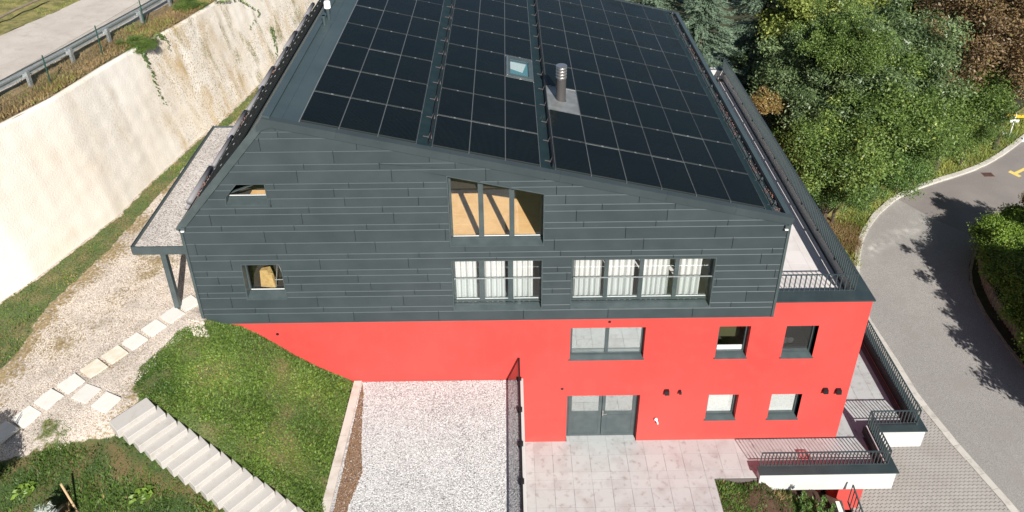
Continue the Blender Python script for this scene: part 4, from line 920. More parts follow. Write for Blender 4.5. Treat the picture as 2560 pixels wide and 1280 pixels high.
# window surrounds and windows in the gable
def surround(hole, depth=.22, t=.028, lab=None, sill_y=-.045):
    m = MB(); n_ = len(hole); cx_ = sum(p[0] for p in hole) / n_; cz_ = sum(p[1] for p in hole) / n_
    big = grow(hole, t)
    for i in range(n_):
        a, b_ = hole[i], hole[(i + 1) % n_]; A, B = big[i], big[(i + 1) % n_]
        m.hexa([(A[0], -.035, A[1]), (B[0], -.035, B[1]), (B[0], .012, B[1]), (A[0], .012, A[1]), (a[0], -.035, a[1]), (b_[0], -.035, b_[1]), (b_[0], depth, b_[1]), (a[0], depth, a[1])])
    return m.build('window_surround', M_trim, gable, label=lab)
def window_up(hole, y, lab, mull=(), t=.06, glass=G_clear, top=None, bottom_steps=.10, mw=.05):
    xs = [p[0] for p in hole]; zs = [p[1] for p in hole]; x0, x1, z0, z1 = min(xs), max(xs), min(zs), max(zs)
    zt = top or (lambda x: z1)
    f = MB(); zb = z0 + bottom_steps
    f.box(x0, x1, y, y + .07, zb - .05, zb + .02); f.box(x0, x1, y - .03, y - .002, zb - .05, zb - .01)
    f.hexa([(x0, y, zb), (x0 + t, y, zb), (x0 + t, y + .07, zb), (x0, y + .07, zb), (x0, y, zt(x0)), (x0 + t, y, zt(x0 + t)), (x0 + t, y + .07, zt(x0 + t)), (x0, y + .07, zt(x0))])
    f.hexa([(x1 - t, y, zb), (x1, y, zb), (x1, y + .07, zb), (x1 - t, y + .07, zb), (x1 - t, y, zt(x1 - t)), (x1, y, zt(x1)), (x1, y + .07, zt(x1)), (x1 - t, y + .07, zt(x1 - t))])
    f.hexa([(x0, y, zt(x0) - t), (x1, y, zt(x1) - t), (x1, y + .07, zt(x1) - t), (x0, y + .07, zt(x0) - t), (x0, y, zt(x0) - .002), (x1, y, zt(x1) - .002), (x1, y + .07, zt(x1) - .002), (x0, y + .07, zt(x0) - .002)])
    o = f.build('window', M_trim, gable, label=lab)
    for xm in mull:
        MB().hexa([(xm - mw, y - .02, zb), (xm + mw, y - .02, zb), (xm + mw, y + .075, zb), (xm - mw, y + .075, zb), (xm - mw, y - .02, zt(xm - mw)), (xm + mw, y - .02, zt(xm + mw)), (xm + mw, y + .075, zt(xm + mw)), (xm - mw, y + .075, zt(xm - mw))]).build('mullion', M_trim, o) if False else link('mullion', MB().hexa([(xm - mw, y - .02, zb), (xm + mw, y - .02, zb), (xm + mw, y + .075, zb), (xm - mw, y + .075, zb), (xm - mw, y - .02, zt(xm - mw)), (xm + mw, y - .02, zt(xm + mw)), (xm + mw, y + .075, zt(xm + mw)), (xm - mw, y + .075, zt(xm - mw))]).mesh('mullion', M_trim), gable)
    xb = [x0 + t] + [v for xm in mull for v in (xm - mw, xm + mw)] + [x1 - t]
    for a, b_ in zip(xb[::2], xb[1::2]):
        MB().hexa([(a, y + .03, zb + .02), (b_, y + .03, zb + .02), (b_, y + .036, zb + .02), (a, y + .036, zb + .02), (a, y + .03, zt(a) - t), (b_, y + .03, zt(b_) - t), (b_, y + .036, zt(b_) - t), (a, y + .036, zt(a) - t)]).build('pane', glass, gable)
    # white inner edge of the frame and sloping sill
    s = MB(); s.box(x0 + t, x1 - t, y + .012, y + .028, zb + .02, zb + .034); s.build('glazing_bead', M_whitep, gable)
    s = MB(); s.hexa([(x0 - .03, -.07, z0 - .03), (x1 + .03, -.07, z0 - .03), (x1, y, z0 + .03), (x0, y, z0 + .03), (x0 - .03, -.07, z0 - .012), (x1 + .03, -.07, z0 - .012), (x1, y, z0 + .05), (x0, y, z0 + .05)]); s.build('sill', M_trim, gable)
    return o
for nm, lab in (('topslant', None), ('mid', None), ('big', None), ('smalltop', None), ('smallbot', None)): surround(up_holes[nm])
slant = lambda x: 10.51 + (x + 1.63) / 2.59 * (9.90 - 10.51)
window_up(up_holes['topslant'], .20, 'three part window with sloping top, sunlit wooden floor behind', (-.765, .09), top=slant, mw=.07)
window_up(up_holes['mid'], .20, 'three part window with white curtains', (-.80, .04), mw=.075, bottom_steps=.16)
window_up(up_holes['big'], .20, 'four part window with white curtains', (2.83, 3.85, 4.87), mw=.06, bottom_steps=.16)
window_up(up_holes['smallbot'], .20, 'small window with cardboard inside', (), glass=G_clear, t=.05)
st_ = lambda x: 10.335 if x > -7.29 else 9.94 + (x + 7.63) / .34 * (10.335 - 9.94)
window_up(up_holes['smalltop'], .20, 'small window with one sloping corner', (), glass=G_clear, t=.03, top=lambda x: 10.335 if x > -7.29 else max(9.9, st_(x)))
# glass balustrade bars in front of the curtain windows
for a, b_, zz in ((-1.60, .90, 6.985), (1.85, 5.87, 6.965)):
    box('guard_bar', (a, b_, -.012, .012, zz - .02, zz + .006), M_steel, gable)
    box('guard_glass', (a, b_, -.004, .004, zz - 1.0, zz - .02), window_glass('guard_glass', .05, (.98, 1, 1)), gable)
# curtains
def curtain(x0, x1, z0, z1, y):
    m = MB(); n_ = int((x1 - x0) / .02)
    for i in range(n_ + 1):
        x = x0 + (x1 - x0) * i / n_; yy = y + .06 * math.sin(x * 38 + 1.3 * math.sin(x * 3)) + .012 * math.sin(x * 90)
        m.v += [(x, yy, z0), (x + .01 * math.sin(x * 17), yy + .01, z1)]
    for i in range(n_): m.f.append((2 * i, 2 * i + 2, 2 * i + 3, 2 * i + 1)); m.m.append(0)
    m.build('curtain', M_curtain, gable, smooth=True)
for a, b_ in ((-1.66, -.97), (-.78, -.12), (.08, .70), (1.87, 2.71), (2.88, 3.69), (3.92, 4.71), (4.95, 5.64)): curtain(a, b_, 5.7, 7.7, .42)
room(-1.8, 1.1, .30, 3.2, 5.5, 7.72, M_inwhite, M_inwhite, gable); room(1.6, 6.1, .30, 3.2, 5.5, 7.72, M_inwhite, M_inwhite, gable)
# upper room: wooden floor
m_ = MB(); m_.quad([(-6, .03, 8.1), (4, .03, 8.1), (4, 8, 8.1), (-6, 8, 8.1)]); m_.build('wooden_floor', M_wood, gable)
for i in range(8): box('floorboard', (-5, 3, .06 + i * .5, .06 + i * .5 + .494, 8.101, 8.112), M_wood, gable)
room(-6, 3, .30, 8, 8.05, 9.9, M_inwall, M_inwall, gable)
# small rooms
room(-7.9, -6.2, .30, 2.2, 6.1, 7.8, mat('dim_green_room', (0.014, 0.017, 0.008), .9), M_inwall, gable); room(-7.9, -6.2, .30, 2.2, 9.3, 10.4, M_inwall, M_inwall, gable)
box('inner_board', (-7.1, -6.58, .30, .50, 9.78, 9.80), M_wood, gable)
m_ = MB(); m_.hexa([(-7.42, .55, 6.3), (-7.05, .5, 6.3), (-7.0, .8, 6.3), (-7.4, .8, 6.3), (-7.40, .62, 6.84), (-7.16, .58, 6.9), (-7.12, .75, 6.9), (-7.38, .75, 6.84)]); m_.hexa([(-7.1, .45, 6.3), (-6.95, .45, 6.3), (-6.95, .6, 6.3), (-7.1, .6, 6.3), (-7.14, .5, 6.8), (-7.02, .5, 6.76), (-7.0, .6, 6.76), (-7.12, .6, 6.8)]); m_.build('cardboard', M_card, gable)
m_ = MB(); m_.tube([(-6.95, .5, 6.35), (-6.8, .55, 7.25)], .012, 6); m_.tube([(-6.62, .5, 6.35), (-6.8, .55, 7.25)], .012, 6); m_.tube([(-6.95, .5, 6.6), (-6.62, .5, 6.6)], .012, 6); m_.build('metal_stand', M_steel, gable)

# ---- roof
cosr, sinr = math.cos(SLP), math.sin(SLP); cosl, sinl = math.cos(SLL), math.sin(SLL)
def RP(s, y, h=0.0): return (PK[0] + s * cosr + h * sinr, y, PK[1] - s * sinr + h * cosr)
def LP(s, y, h=0.0): return (PK[0] - s * cosl - h * sinl, y, PK[1] - s * sinl + h * cosl)
def rbox(m, s0, s1, y0, y1, h0, h1, mi=0, F=RP):
    return m.hexa([F(s0, y0, h0), F(s1, y0, h0), F(s1, y1, h0), F(s0, y1, h0), F(s0, y0, h1), F(s1, y0, h1), F(s1, y1, h1), F(s0, y1, h1)], mi)
RY0, RY1 = .02, 15.62; SE = 14.58
m_ = MB(); rbox(m_, 0, 14.02, RY0, RY1, -.25, -.002); rbox(m_, 0, 4.35, RY0, RY1, -.25, -.002, F=LP)
rbox(m_, 14.02, 14.42, RY0, RY1, -.25, -.13); 
roof = m_.build('roof', M_sheet, house)
# sheet covering bands with seams
for s0, s1 in ((.17, .455), (.46, .90), (3.96, 4.40), (7.34, 7.73), (13.80, 14.02)):
    y = .14; L_ = 2.0 if s0 < 3 else 3.2; off = 1.02 if s0 == .46 else 0
    first = True
    while y < 15.5:
        y2 = min(y + (L_ - off if first else L_), 15.5); first = False; m_ = MB(); rbox(m_, s0, s1, y, y2 - .006, 0, .012); m_.build('roof_sheet', M_sheet if s0 < 3 else M_band, roof); y = y2
m_ = MB(); rbox(m_, -.03, .17, RY0, RY1, 0, .085); m_.build('ridge_cap', M_sheet, roof)
# verge trims (front and back), seams
for ya, yb in ((-.06, .13), (15.50, 15.68)):
    sarr = [-.02, 1.9, 4.9, 7.9, 10.9, 12.9, SE + .02]
    for s0, s1 in zip(sarr, sarr[1:]):
        m_ = MB(); rbox(m_, s0, s1 - .004, ya, yb, -.02, .035); rbox(m_, s0, s1 - .004, ya if ya < 1 else yb - .03, ya + .03 if ya < 1 else yb, -.19, -.02); m_.build('verge_trim', M_clad, roof)
    m_ = MB(); rbox(m_, -.02, 4.42, ya, yb, -.02, .035, F=LP); rbox(m_, -.0, 4.42, ya if ya < 1 else yb - .03, ya + .03 if ya < 1 else yb, -.16, -.02, F=LP); m_.build('verge_trim', M_trim, roof)
m_ = MB(); m_.v = [(PK[0] + a, y_, PK[1] + b_) for y_ in (-.063, .02) for a, b_ in ((-.20, -.36), (.24, -.22), (.20, -.02), (0, .045), (-.18, -.18))]; m_.f = [(0, 1, 2, 3, 4), (9, 8, 7, 6, 5)] + [(i, (i + 1) % 5, 5 + (i + 1) % 5, 5 + i) for i in range(5)]; m_.m = [0] * 7; m_.build('ridge_end', M_clad, roof)
# right eave: gutter with dead leaves, outer rim
m_ = MB(); rbox(m_, 14.40, SE, .13, RY1, -.22, .02); rbox(m_, 14.02, 14.06, .13, RY1, -.14, -.01); m_.build('gutter', M_sheet, roof)
m_ = MB(); rr_ = random.Random(5)
for i in range(1500):
    y = rr_.uniform(.2, 15.3); dens = .25 + .75 * (math.sin(y * 2.1) * math.sin(y * .9 + 1) > .0)
    if rr_.random() > dens: continue
    s0 = rr_.uniform(14.10, 14.38); z = rr_.uniform(-.128, -.07); a = rr_.uniform(0, 3.14); q = .022
    p = RP(s0, y, z); m_.quad([(p[0] + q * math.cos(a + t) * (1 if k % 2 else .5), p[1] + q * math.sin(a + t), p[2] + rr_.uniform(-.01, .015)) for k, t in enumerate((0, 1.57, 3.14, 4.71))])
m_.build('gutter_leaves', M_leafd, roof, 'stuff')
# left eave gutter
m_ = MB(); rbox(m_, 4.30, 4.50, -.05, RY1, -.10, .02, F=LP); m_.build('left_gutter', M_trim, roof)
# snow guards
bk = MB()
def bracket(m, s, y, rods, F=RP, hb=.12):
    m.hexa([F(s - .19, y - .012, .014), F(s - .02, y - .02, .014), F(s - .02, y + .02, .014), F(s - .19, y + .012, .014), F(s - .19, y - .010, .024), F(s - .02, y - .02, .024), F(s - .02, y + .02, .024), F(s - .19, y + .010, .024)])
    m.hexa([F(s - .05, y - .05, .012), F(s + .06, y - .05, .012), F(s + .06, y + .05, .012), F(s - .05, y + .05, .012), F(s - .02, y - .012, .16), F(s + .02, y - .012, .16), F(s + .02, y + .012, .16), F(s - .02, y + .012, .16)])
M_brk = mat('snow_guard_bracket', (0.10, 0.085, 0.085), .5)
for s0, ys, both in ((4.30, np.arange(.62, 15.4, 1.09), 1), (7.68, np.arange(.55, 15.4, 1.09), 1), (14.14, np.arange(.45, 15.4, 1.22), 0)):
    for y in ys:
        m_ = MB(); bracket(m_, s0, y, 0); m_.build('snow_guard_bracket', M_brk if both else M_rail, roof)
    segs = [(.22, 5.0), (5.06, 10.1), (10.16, 15.45)] if both else [(.3, 15.45)]
    for a, b_ in segs:
        for k_, (ds, hh) in enumerate(((.0, .07), (.005, .15)) if both else ((-.10, .05), (.0, .09), (.10, .12))):
            MB().tube([RP(s0 + ds, a, hh), RP(s0 + ds, b_, hh)], .024 if both else .015, 8).build('snow_guard_tube', M_black, roof)
# solar panels
PR = 1.690; PY0 = .155
cols = [(.92, 1.93), (1.935, 2.95), (2.955, 3.965), (4.40, 5.385), (5.39, 6.375), (6.38, 7.335), (7.77, 8.765), (8.77, 9.765), (9.77, 10.765), (10.77, 11.765), (11.77, 12.765), (12.77, 13.78)]
M_frm = mat('module_frame', (0.055, 0.062, 0.064), .35, .5)
pm = {}
rotR = Matrix(((cosr, 0, sinr), (0, 1, 0), (-sinr, 0, cosr))).to_4x4()
for ci, (s0, s1) in enumerate(cols):
    wd = round(s1 - s0 - .016, 3)
    if wd not in pm:
        m_ = MB(); ht = PR - .062; m_.box(0.008, wd - .008, .008, ht - .008, .0, .038, 0)
        frame_pts = ((0, wd, 0, .010), (0, wd, ht - .010, ht), (0, .010, .010, ht - .010), (wd - .010, wd, .010, ht - .010))
        for a, b_, c_, d_ in frame_pts: m_.box(a, b_, c_, d_, 0, .041, 1)
        pm[wd] = m_.mesh('solar_panel', [M_pv, M_frm])
    for r_i in range(9):
        if (ci == 5 and r_i == 3) or (ci == 6 and r_i == 2): continue
        y = PY0 + r_i * PR
        o = link('solar_panel', pm[wd], roof); mt_ = rotR.copy(); p = RP(s0 + .008, y + .031, .03); mt_.translation = Vector(p)
        o.rotation_euler = mt_.to_euler(); o.rotation_euler.x += rnd.gauss(0, .0025); o.rotation_euler.y += rnd.gauss(0, .0025); o.location = p
# aluminium rails seen in the row gaps, with clamps
for a, b_ in ((.92, 3.965), (4.40, 7.335), (7.77, 13.78)):
    for r_i in range(1, 10):
        y = PY0 + r_i * PR - (0.02 if r_i == 0 else 0)
        m_ = MB(); rbox(m_, a, b_, y - .020, y - .012, .012, .058); rbox(m_, a, b_, y + .008, y + .014, .012, .050); m_.build('panel_rail', M_alu, roof)
        m_ = MB(); k_ = a + .5
        while k_ < b_: rbox(m_, k_ - .03, k_ + .03, y - .02, y + .022, .05, .075); k_ += 1.0
        m_.build('clamp_row', M_alu, roof)
    for (s0, s1) in cols:
        if a - .01 <= s0 and s1 < b_ - .1: m_ = MB(); rbox(m_, s1 - .003, s1 + .007, PY0, PY0 + 9 * PR, .012, .060); m_.build('column_strip', M_alu, roof)
m_ = MB(); rbox(m_, .895, .915, .14, 15.45, .012, .05); m_.build('panel_edge_strip', M_alu, roof)
for s0 in (3.97, 4.393, 7.34, 7.765, 13.785): m_ = MB(); rbox(m_, s0 - .003, s0 + .004, .14, 15.45, .012, .055); m_.build('panel_edge_strip', M_alu, roof)
# skylight
m_ = MB(); rbox(m_, 6.38, 7.34, 5.20, 6.86, 0, .03, 1); frame = ((6.40, 6.55, 5.26, 6.78), (7.18, 7.32, 5.26, 6.78), (6.55, 7.18, 5.26, 5.42), (6.55, 7.18, 6.54, 6.78))
for a, b_, c_, d_ in frame: rbox(m_, a, b_, c_, d_, .03, .11, 0)
sk = m_.build('skylight', [M_trim, M_sheet], roof, label='roof window with a sunlit patch painted in its shaft')
m_ = MB(); rbox(m_, 6.44, 6.47, 5.28, 6.76, .112, .125); m_.build('skylight_bar', M_chrome, roof)
m_ = MB(); rbox(m_, 6.55, 7.18, 5.42, 6.54, .032, .036); m_.build('skylight_shaft', mat('shaft_shade_teal', (0.10, 0.22, 0.24), .6), roof)  # teal stands in for the shaded part of the white shaft
m_ = MB(); m_.quad([RP(6.56, 6.50, .040), RP(7.12, 6.50, .040), RP(6.98, 5.78, .040), RP(6.56, 5.92, .040)]); m_.build('skylight_sun_patch', M_white, roof)  # white patch painted as the sunlit part of the shaft
m_ = MB(); rbox(m_, 6.55, 7.18, 5.42, 6.54, .098, .104); m_.build('skylight_pane', G_sky, roof)
m_ = MB(); rbox(m_, 6.40, 7.34, 5.19, 5.215, .03, .07); rbox(m_, 6.40, 7.34, 6.84, 6.865, .03, .07); m_.build('skylight_flashing', M_chrome, roof)
# chimney flue and flashing
m_ = MB(); rbox(m_, 7.745, 8.765, 3.53, 5.20, .02, .045); m_.quad([RP(7.76, 5.15, .046), RP(7.95, 5.15, .046), RP(7.98, 4.3, .052), RP(7.9, 3.9, .052)]); m_.build('flue_flashing', M_flash, roof)
fx, fy, fz = 1.70, 4.36, 10.42
MB().tube([(fx, fy, fz), (fx, fy, fz + .04), (fx, fy, fz + .05), (fx, fy, fz + .82)], [.20, .18, .158, .158], 24).build('chimney', M_flue, roof, smooth=False, label='tall black flue with ringed steel cap')
m_ = MB(); 
for k_ in range(4): zc = fz + .83 + k_ * .105; m_.tube([(fx, fy, zc), (fx, fy, zc + .02), (fx, fy, zc + .07), (fx, fy, zc + .09)], [.155, .172, .172, .155], 24)
m_.tube([(fx, fy, fz + .82), (fx, fy, fz + 1.25)], .13, 20); m_.tube([(fx, fy, fz + 1.25), (fx, fy, fz + 1.27), (fx, fy, fz + 1.275)], [.175, .175, .15], 24); m_.build('chimney_cap', M_chrome, roof)
# ridge vents
for sv, yv, hv, rv, cap in ((.26, 6.46, .34, .058, 0), (.29, 7.02, .42, .058, 1), (.27, 8.95, .36, .055, 0), (.27, 11.4, .36, .055, 0)):
    bx0 = RP(sv, yv, .01); m_ = MB(); rbox(m_, sv - .11, sv + .19, yv - .22, yv + .22, .013, .022); m_.build('vent_flashing', M_sheet, roof)
    MB().tube([bx0, (bx0[0], yv, bx0[2] + hv)], rv, 16).build('vent_pipe', M_sheet, roof)
    if cap:
        m_ = MB(); c_ = (bx0[0], yv, bx0[2] + hv)
        for k_ in range(16): t = k_ * math.pi / 8; m_.box(c_[0] + .088 * math.cos(t) - .014, c_[0] + .088 * math.cos(t) + .014, yv + .088 * math.sin(t) - .014, yv + .088 * math.sin(t) + .014, c_[2] - .02, c_[2] + .20)
        m_.tube([(c_[0], yv, c_[2] - .03), (c_[0], yv, c_[2] + .21)], .085, 16); m_.tube([(c_[0], yv, c_[2] + .20), (c_[0], yv, c_[2] + .23)], [.105, .085], 16); m_.build('vent_cap', M_whitep, roof)
    else: MB().tube([(bx0[0], yv, bx0[2] + hv - .06), (bx0[0], yv, bx0[2] + hv)], rv + .012, 16).build('vent_cap', M_sheet, roof)
# left slope: dark panels, clamps and a run of grey snow barrier tubes seen edge on
m_ = MB()
for k_ in range(9):
    for s0 in (1.15, 2.25): rbox(m_, s0, s0 + 1.05, PY0 + k_ * PR + .02, PY0 + (k_ + 1) * PR - .02, .03, .07, F=LP)
m_.build('left_slope_panels', mat('matt_black_modules', (0.012, 0.016, 0.018), .9, spec=.1), roof)
for k_ in range(0, 28):
    for s0 in (2.2, 3.28):
        m_ = MB(); rbox(m_, s0 - .035, s0 + .035, .4 + k_ * .55 - .012, .4 + k_ * .55 + .012, .07, .085, F=LP); m_.build('clamp', M_steel, roof)
y = .15; k_ = 0
while y < 15.4:
    y2 = min(y + 1.72, 15.5)
    if k_ % 2 == 0:
        MB().tube([LP(3.62, y, .16), LP(3.62, y2, .16)], .085, 14).build('snow_barrier_tube', M_tube, roof, smooth=True)
        MB().tube([LP(3.95, y + .1, .10), LP(3.95, y2 + .2, .10)], .05, 10).build('snow_barrier_tube', M_tube, roof, smooth=True)
    else:
        for s0, rr2 in ((3.50, .055), (3.72, .055)): MB().tube([LP(s0, y, .13), LP(s0, y2, .13)], rr2, 10).build('snow_barrier_tube', M_tube, roof, smooth=True)
    y = y2; k_ += 1
m_ = MB()
for i in range(110):
    y = rr_.choice((.9, 4.6, 8.2)) + rr_.gauss(0, .25); s0 = rr_.uniform(3.28, 3.5); p = LP(s0, y, rr_.uniform(.05, .12)); q = .03
    m_.quad([(p[0] + rr_.uniform(-q, q), p[1] + q * math.cos(t), p[2] + q * math.sin(t)) for t in (0, 1.6, 3.1, 4.7)])
m_.build('caught_leaves', M_leafd, roof, 'stuff')

# ---- wall fittings
def spot(x, z, name='flood_light'):
    m = MB(); m.box(x - .05, x + .05, -.10, -.02, z - .05, z + .05); m.box(x - .06, x + .03, -.13, -.08, z - .08, z - .045, 1); return m.build(name, [M_trim, M_whitep], house)
spot(-8.98, 8.93); spot(7.74, 8.74)
def cubelamp(x, z, s=.075): m = MB(); m.hexa([(x - s, -.13, z - s), (x + s, -.13, z - s), (x + s, .0, z - s), (x - s, .0, z - s), (x - s * .9, -.11, z + s), (x + s * .9, -.11, z + s), (x + s * .9, .0, z + s), (x - s * .9, .0, z + s)]); return m.build('wall_lamp', M_black, house)
cubelamp(4.95, 2.30); cubelamp(5.37, 2.30, .04); cubelamp(10.0, 2.27); cubelamp(10.42, 2.24, .08)
for x, z in ((-6.99, 4.93), (2.99, 5.25), (1.63, 2.45)): MB().tube([(x, -.012, z), (x, .02, z)], .045, 16).build('round_vent', M_black, house)
m_ = MB(); m_.tube([(4.72, 0, 1.05), (4.72, -.10, 1.05), (4.75, -.13, 1.0), (4.76, -.13, .93)], .022, 8); m_.tube([(4.70, -.06, 1.08), (4.70, -.10, 1.10)], .05, 8); m_.build('garden_tap', M_whitep, house)

# ---- roof terrace on the right: floor, coping, parapet
m_ = MB(); m_.box(7.87, 10.45, .42, 15.9, 5.3, 5.47); bal = m_.build('balcony_floor', M_grout, house)
tb = MB().box(.002, .598, .002, .598, -.03, 0).mesh('tile', M_balt)
tile_run(7.88, 10.36, .44, 15.5, M_balt, bal, 5.50, 7.88 + .0, .44, tb)
def coping(name, pts_o, pts_i, z, t, parent, mt=M_cop):
    """pieces between outer and inner outline"""
    for (a, b_), (c_, d_) in zip(zip(pts_o, pts_o[1:]), zip(pts_i, pts_i[1:])):
        MB().prism([a, b_, d_, c_], z - t, z).build(name, mt, parent)
coping('coping', [(7.87, -.03), (9.6, -.03)], [(7.87, .40), (9.6, .40)], 5.985, .05, house)
coping('coping', [(9.604, -.03), (10.83, -.03), (10.83, 16.25), (10.2, 16.25)], [(9.604, .40), (10.41, .40), (10.41, 15.83), (10.2, 15.83)], 5.985, .05, house)
m_ = MB(); m_.box(7.87, 10.77, .003, .36, 5.4, 5.934); m_.box(10.44, 10.765, .36, 16.2, 5.4, 5.934); m_.box(7.87, 10.44, 15.86, 16.2, 5.4, 5.934); m_.build('parapet', M_white, house)
ur = thing('roof_terrace_railing', 'long dark bar railing around the roof terrace on the right', 'railing')
railing(ur, (7.92, .42), (10.37, .42), 5.93, 6.60, .15); railing(ur, (10.37, .42), (10.37, 15.9), 5.93, 6.60, .125, 1.5); railing(ur, (10.37, 15.9), (7.9, 15.9), 5.93, 6.60, .15)
mt_o = tag(box('painted_shadow', (7.90, 8.28, .50, 1.0, 5.504, 5.52), mat('shadow_patch_grey', (0.018, 0.018, 0.02), .95)), 'dark patch painted as a cast shadow in the corner of the roof terrace beside the gable', 'painted shadow')  # thin dark sheet standing in for a cast shadow on the floor
# terrace parapets with coping and white bands
par = thing('terrace_parapet', 'white concrete parapet with dark coping around the lower terrace', 'parapet')
m_ = MB(); m_.box(7.76, 12.02, -1.54, -1.30, -.45, .315); m_.build('white_band', M_white, par)
m_ = MB(); m_.box(12.05 - .28, 12.02, -1.296, -.045, -.45, .315); m_.build('white_band', M_white, par)
m_ = MB(); m_.box(11.78, 13.67, -.04, .20, -.44, .315); m_.build('white_band', M_white, par)
m_ = MB(); m_.box(13.45, 13.67, .204, 12.0, -.44, .315); m_.build('white_band', M_white, par)
m_ = MB(); m_.box(11.725, 11.738, -1.28, .2, .0, .31); m_.box(13.435, 13.447, .204, 12, 0, .31); m_.box(7.78, 11.72, -1.298, -1.285, 0, .31); m_.build('inner_shade_strip', M_cop, par)  # dark strips put the shade on the inner parapet faces into the colour
coping('coping', [(7.72, -1.58), (9.55, -1.58)], [(7.72, -1.28), (9.55, -1.28)], .36, .045, par)
coping('coping', [(9.554, -1.58), (12.08, -1.58), (12.08, -.085)], [(9.554, -1.28), (11.84, -1.28), (11.84, .0)], .36, .045, par)
coping('coping', [(11.846, -.08), (13.72, -.08), (13.72, 12)], [(11.846, .19), (13.45, .19), (13.45, 12)], .36, .045, par)
lr_ = thing('terrace_railing', 'dark bar railing on the near parapet of the lower terrace', 'railing')
railing(lr_, (7.80, -1.30), (11.82, -1.30), .36, 1.0, .116); railing(lr_, (11.82, -1.30), (11.82, .18), .36, 1.0, .116)
lr2 = thing('side_terrace_railing', 'dark bar railing on the far side parapet of the lower terrace', 'railing')
railing(lr2, (11.84, .20), (13.48, .20), .36, 1.0, .116); railing(lr2, (13.48, .20), (13.48, 11.6), .36, 1.0, .116, 1.4)
tr2 = thing('pink_tray', 'small pinkish red tray standing on the terrace behind the railing', 'tray', (9.45, -.70, 0))
box('tray_base', (-.17, .17, -.15, .15, .002, .02), M_pink, tr2); box('tray_rim', (-.17, .17, .12, .15, .02, .10), M_pink, tr2); box('tray_side', (.14, .17, -.15, .12, .02, .10), M_pink, tr2)
# stair railing by the garage wall
sr = thing('stair_railing', 'sloping dark railing beside the red garage wall at the bottom right', 'railing')
def slope_rail(p0, p1, hh, n_):
    a, b_ = Vector(p0), Vector(p1)
    MB().tube([a, b_], .028, 6).build('bottom_rail', M_rail, sr); MB().tube([a + Vector((0, 0, hh)), b_ + Vector((0, 0, hh))], .03, 6).build('top_rail', M_rail, sr)
    for i in range(n_ + 1): q = a.lerp(b_, i / n_); MB().tube([q, q + Vector((0, 0, hh))], .016, 6).build('bar', M_rail, sr)
slope_rail((10.62, -1.75, -.75), (10.92, -4.2, -1.9), .8, 18)
sw = thing('stair_wall', 'low pale wall under the sloping railing by the planted bank', 'wall')
MB().hexa([(10.30, -1.62, -2.8), (10.50, -1.62, -2.8), (10.80, -6, -2.8), (10.60, -6, -2.8), (10.30, -1.62, -.92), (10.50, -1.62, -.92), (10.80, -6, -2.5), (10.60, -6, -2.5)]).build('wall_body', M_conc, sw)

# ---- entrance canopy on the left
cn = thing('canopy', 'flat carport canopy with gravel roof against the left side of the house', 'canopy')
m_ = MB(); m_.box(-10.70, -9.13, .16, .20, 7.86, 8.13); m_.box(-10.70, -10.66, .20, 7.06, 7.86, 8.13); m_.box(-10.70, -9.13, 7.06, 7.10, 7.86, 8.13); m_.build('fascia', M_trim, cn)
m_ = MB(); m_.box(-10.66, -9.13, .20, 7.06, 7.90, 8.07); m_.build('deck', M_grav2, cn)
box('side_upstand', (-10.715, -10.70, .16, 7.10, 7.9, 8.16), M_cop, cn)
box('post', (-10.02, -9.87, .30, .45, 5.5, 7.90), M_trim, cn)
for yq in (6.8,): box('post', (-10.02, -9.87, yq, yq + .15, 5.5, 7.90), M_trim, cn)
# small rain pipe bits at house corner
mp_ = MB(); mp_.v = []; 
tag(stones('corner_pebbles', P57([(505, 800), (520, 830), (480, 835), (470, 800)]), 260, hz, S_beige, (.025, .05), 61), 'white pebbles heaped at the left corner of the house', 'pebbles')

# ================================================================== VEGETATION
def leaf_cloud(name, clumps, n_, size, mt, seed=1, elong=1.6, updir=.35, dark_in=True):
    """clumps: array (k,4) x y z r. leaves scattered through the outer part of each clump"""
    r = np.random.default_rng(seed); cl = np.array(clumps); w_ = cl[:, 3] ** 2; idx = r.choice(len(cl), n_, p=w_ / w_.sum())
    d = r.normal(size=(n_, 3)); d /= np.linalg.norm(d, axis=1)[:, None]; d[:, 2] = np.where(d[:, 2] < -.3, -d[:, 2], d[:, 2])
    rad = cl[idx, 3] * (1 - .45 * r.random(n_) ** 1.6); pos = cl[idx, :3] + d * rad[:, None] * np.array([1, 1, .8]) + r.normal(size=(n_, 3)) * cl[idx, 3][:, None] * .32
    nrm = d * .55 + r.normal(size=(n_, 3)) * .65; nrm[:, 2] += updir; nrm /= np.linalg.norm(nrm, axis=1)[:, None]
    a = np.cross(nrm, r.normal(size=(n_, 3))); a /= np.linalg.norm(a, axis=1)[:, None]; b_ = np.cross(nrm, a)
    s = size * r.uniform(.6, 1.35, n_)[:, None]; L = a * s * elong * .5; W = b_ * s * .5
    v = np.stack([pos - L, pos + W * .9 - L * .1, pos + L, pos - W * .9 - L * .1], 1)
    me = bpy.data.meshes.new(name); me.vertices.add(n_ * 4); me.loops.add(n_ * 4); me.polygons.add(n_)
    me.vertices.foreach_set('co', v.ravel()); me.loops.foreach_set('vertex_index', np.arange(n_ * 4, dtype=np.int32)); me.polygons.foreach_set('loop_start', np.arange(0, n_ * 4, 4, dtype=np.int32))
    ct = r.uniform(0, 1, len(cl)); t = np.clip(.25 + .45 * ct[idx] + r.normal(0, .2, n_), 0, 1)
    at_ = me.attributes.new('tint', 'FLOAT', 'FACE'); at_.data.foreach_set('value', t); me.materials.append(mt); me.update(); me.validate()
    return me
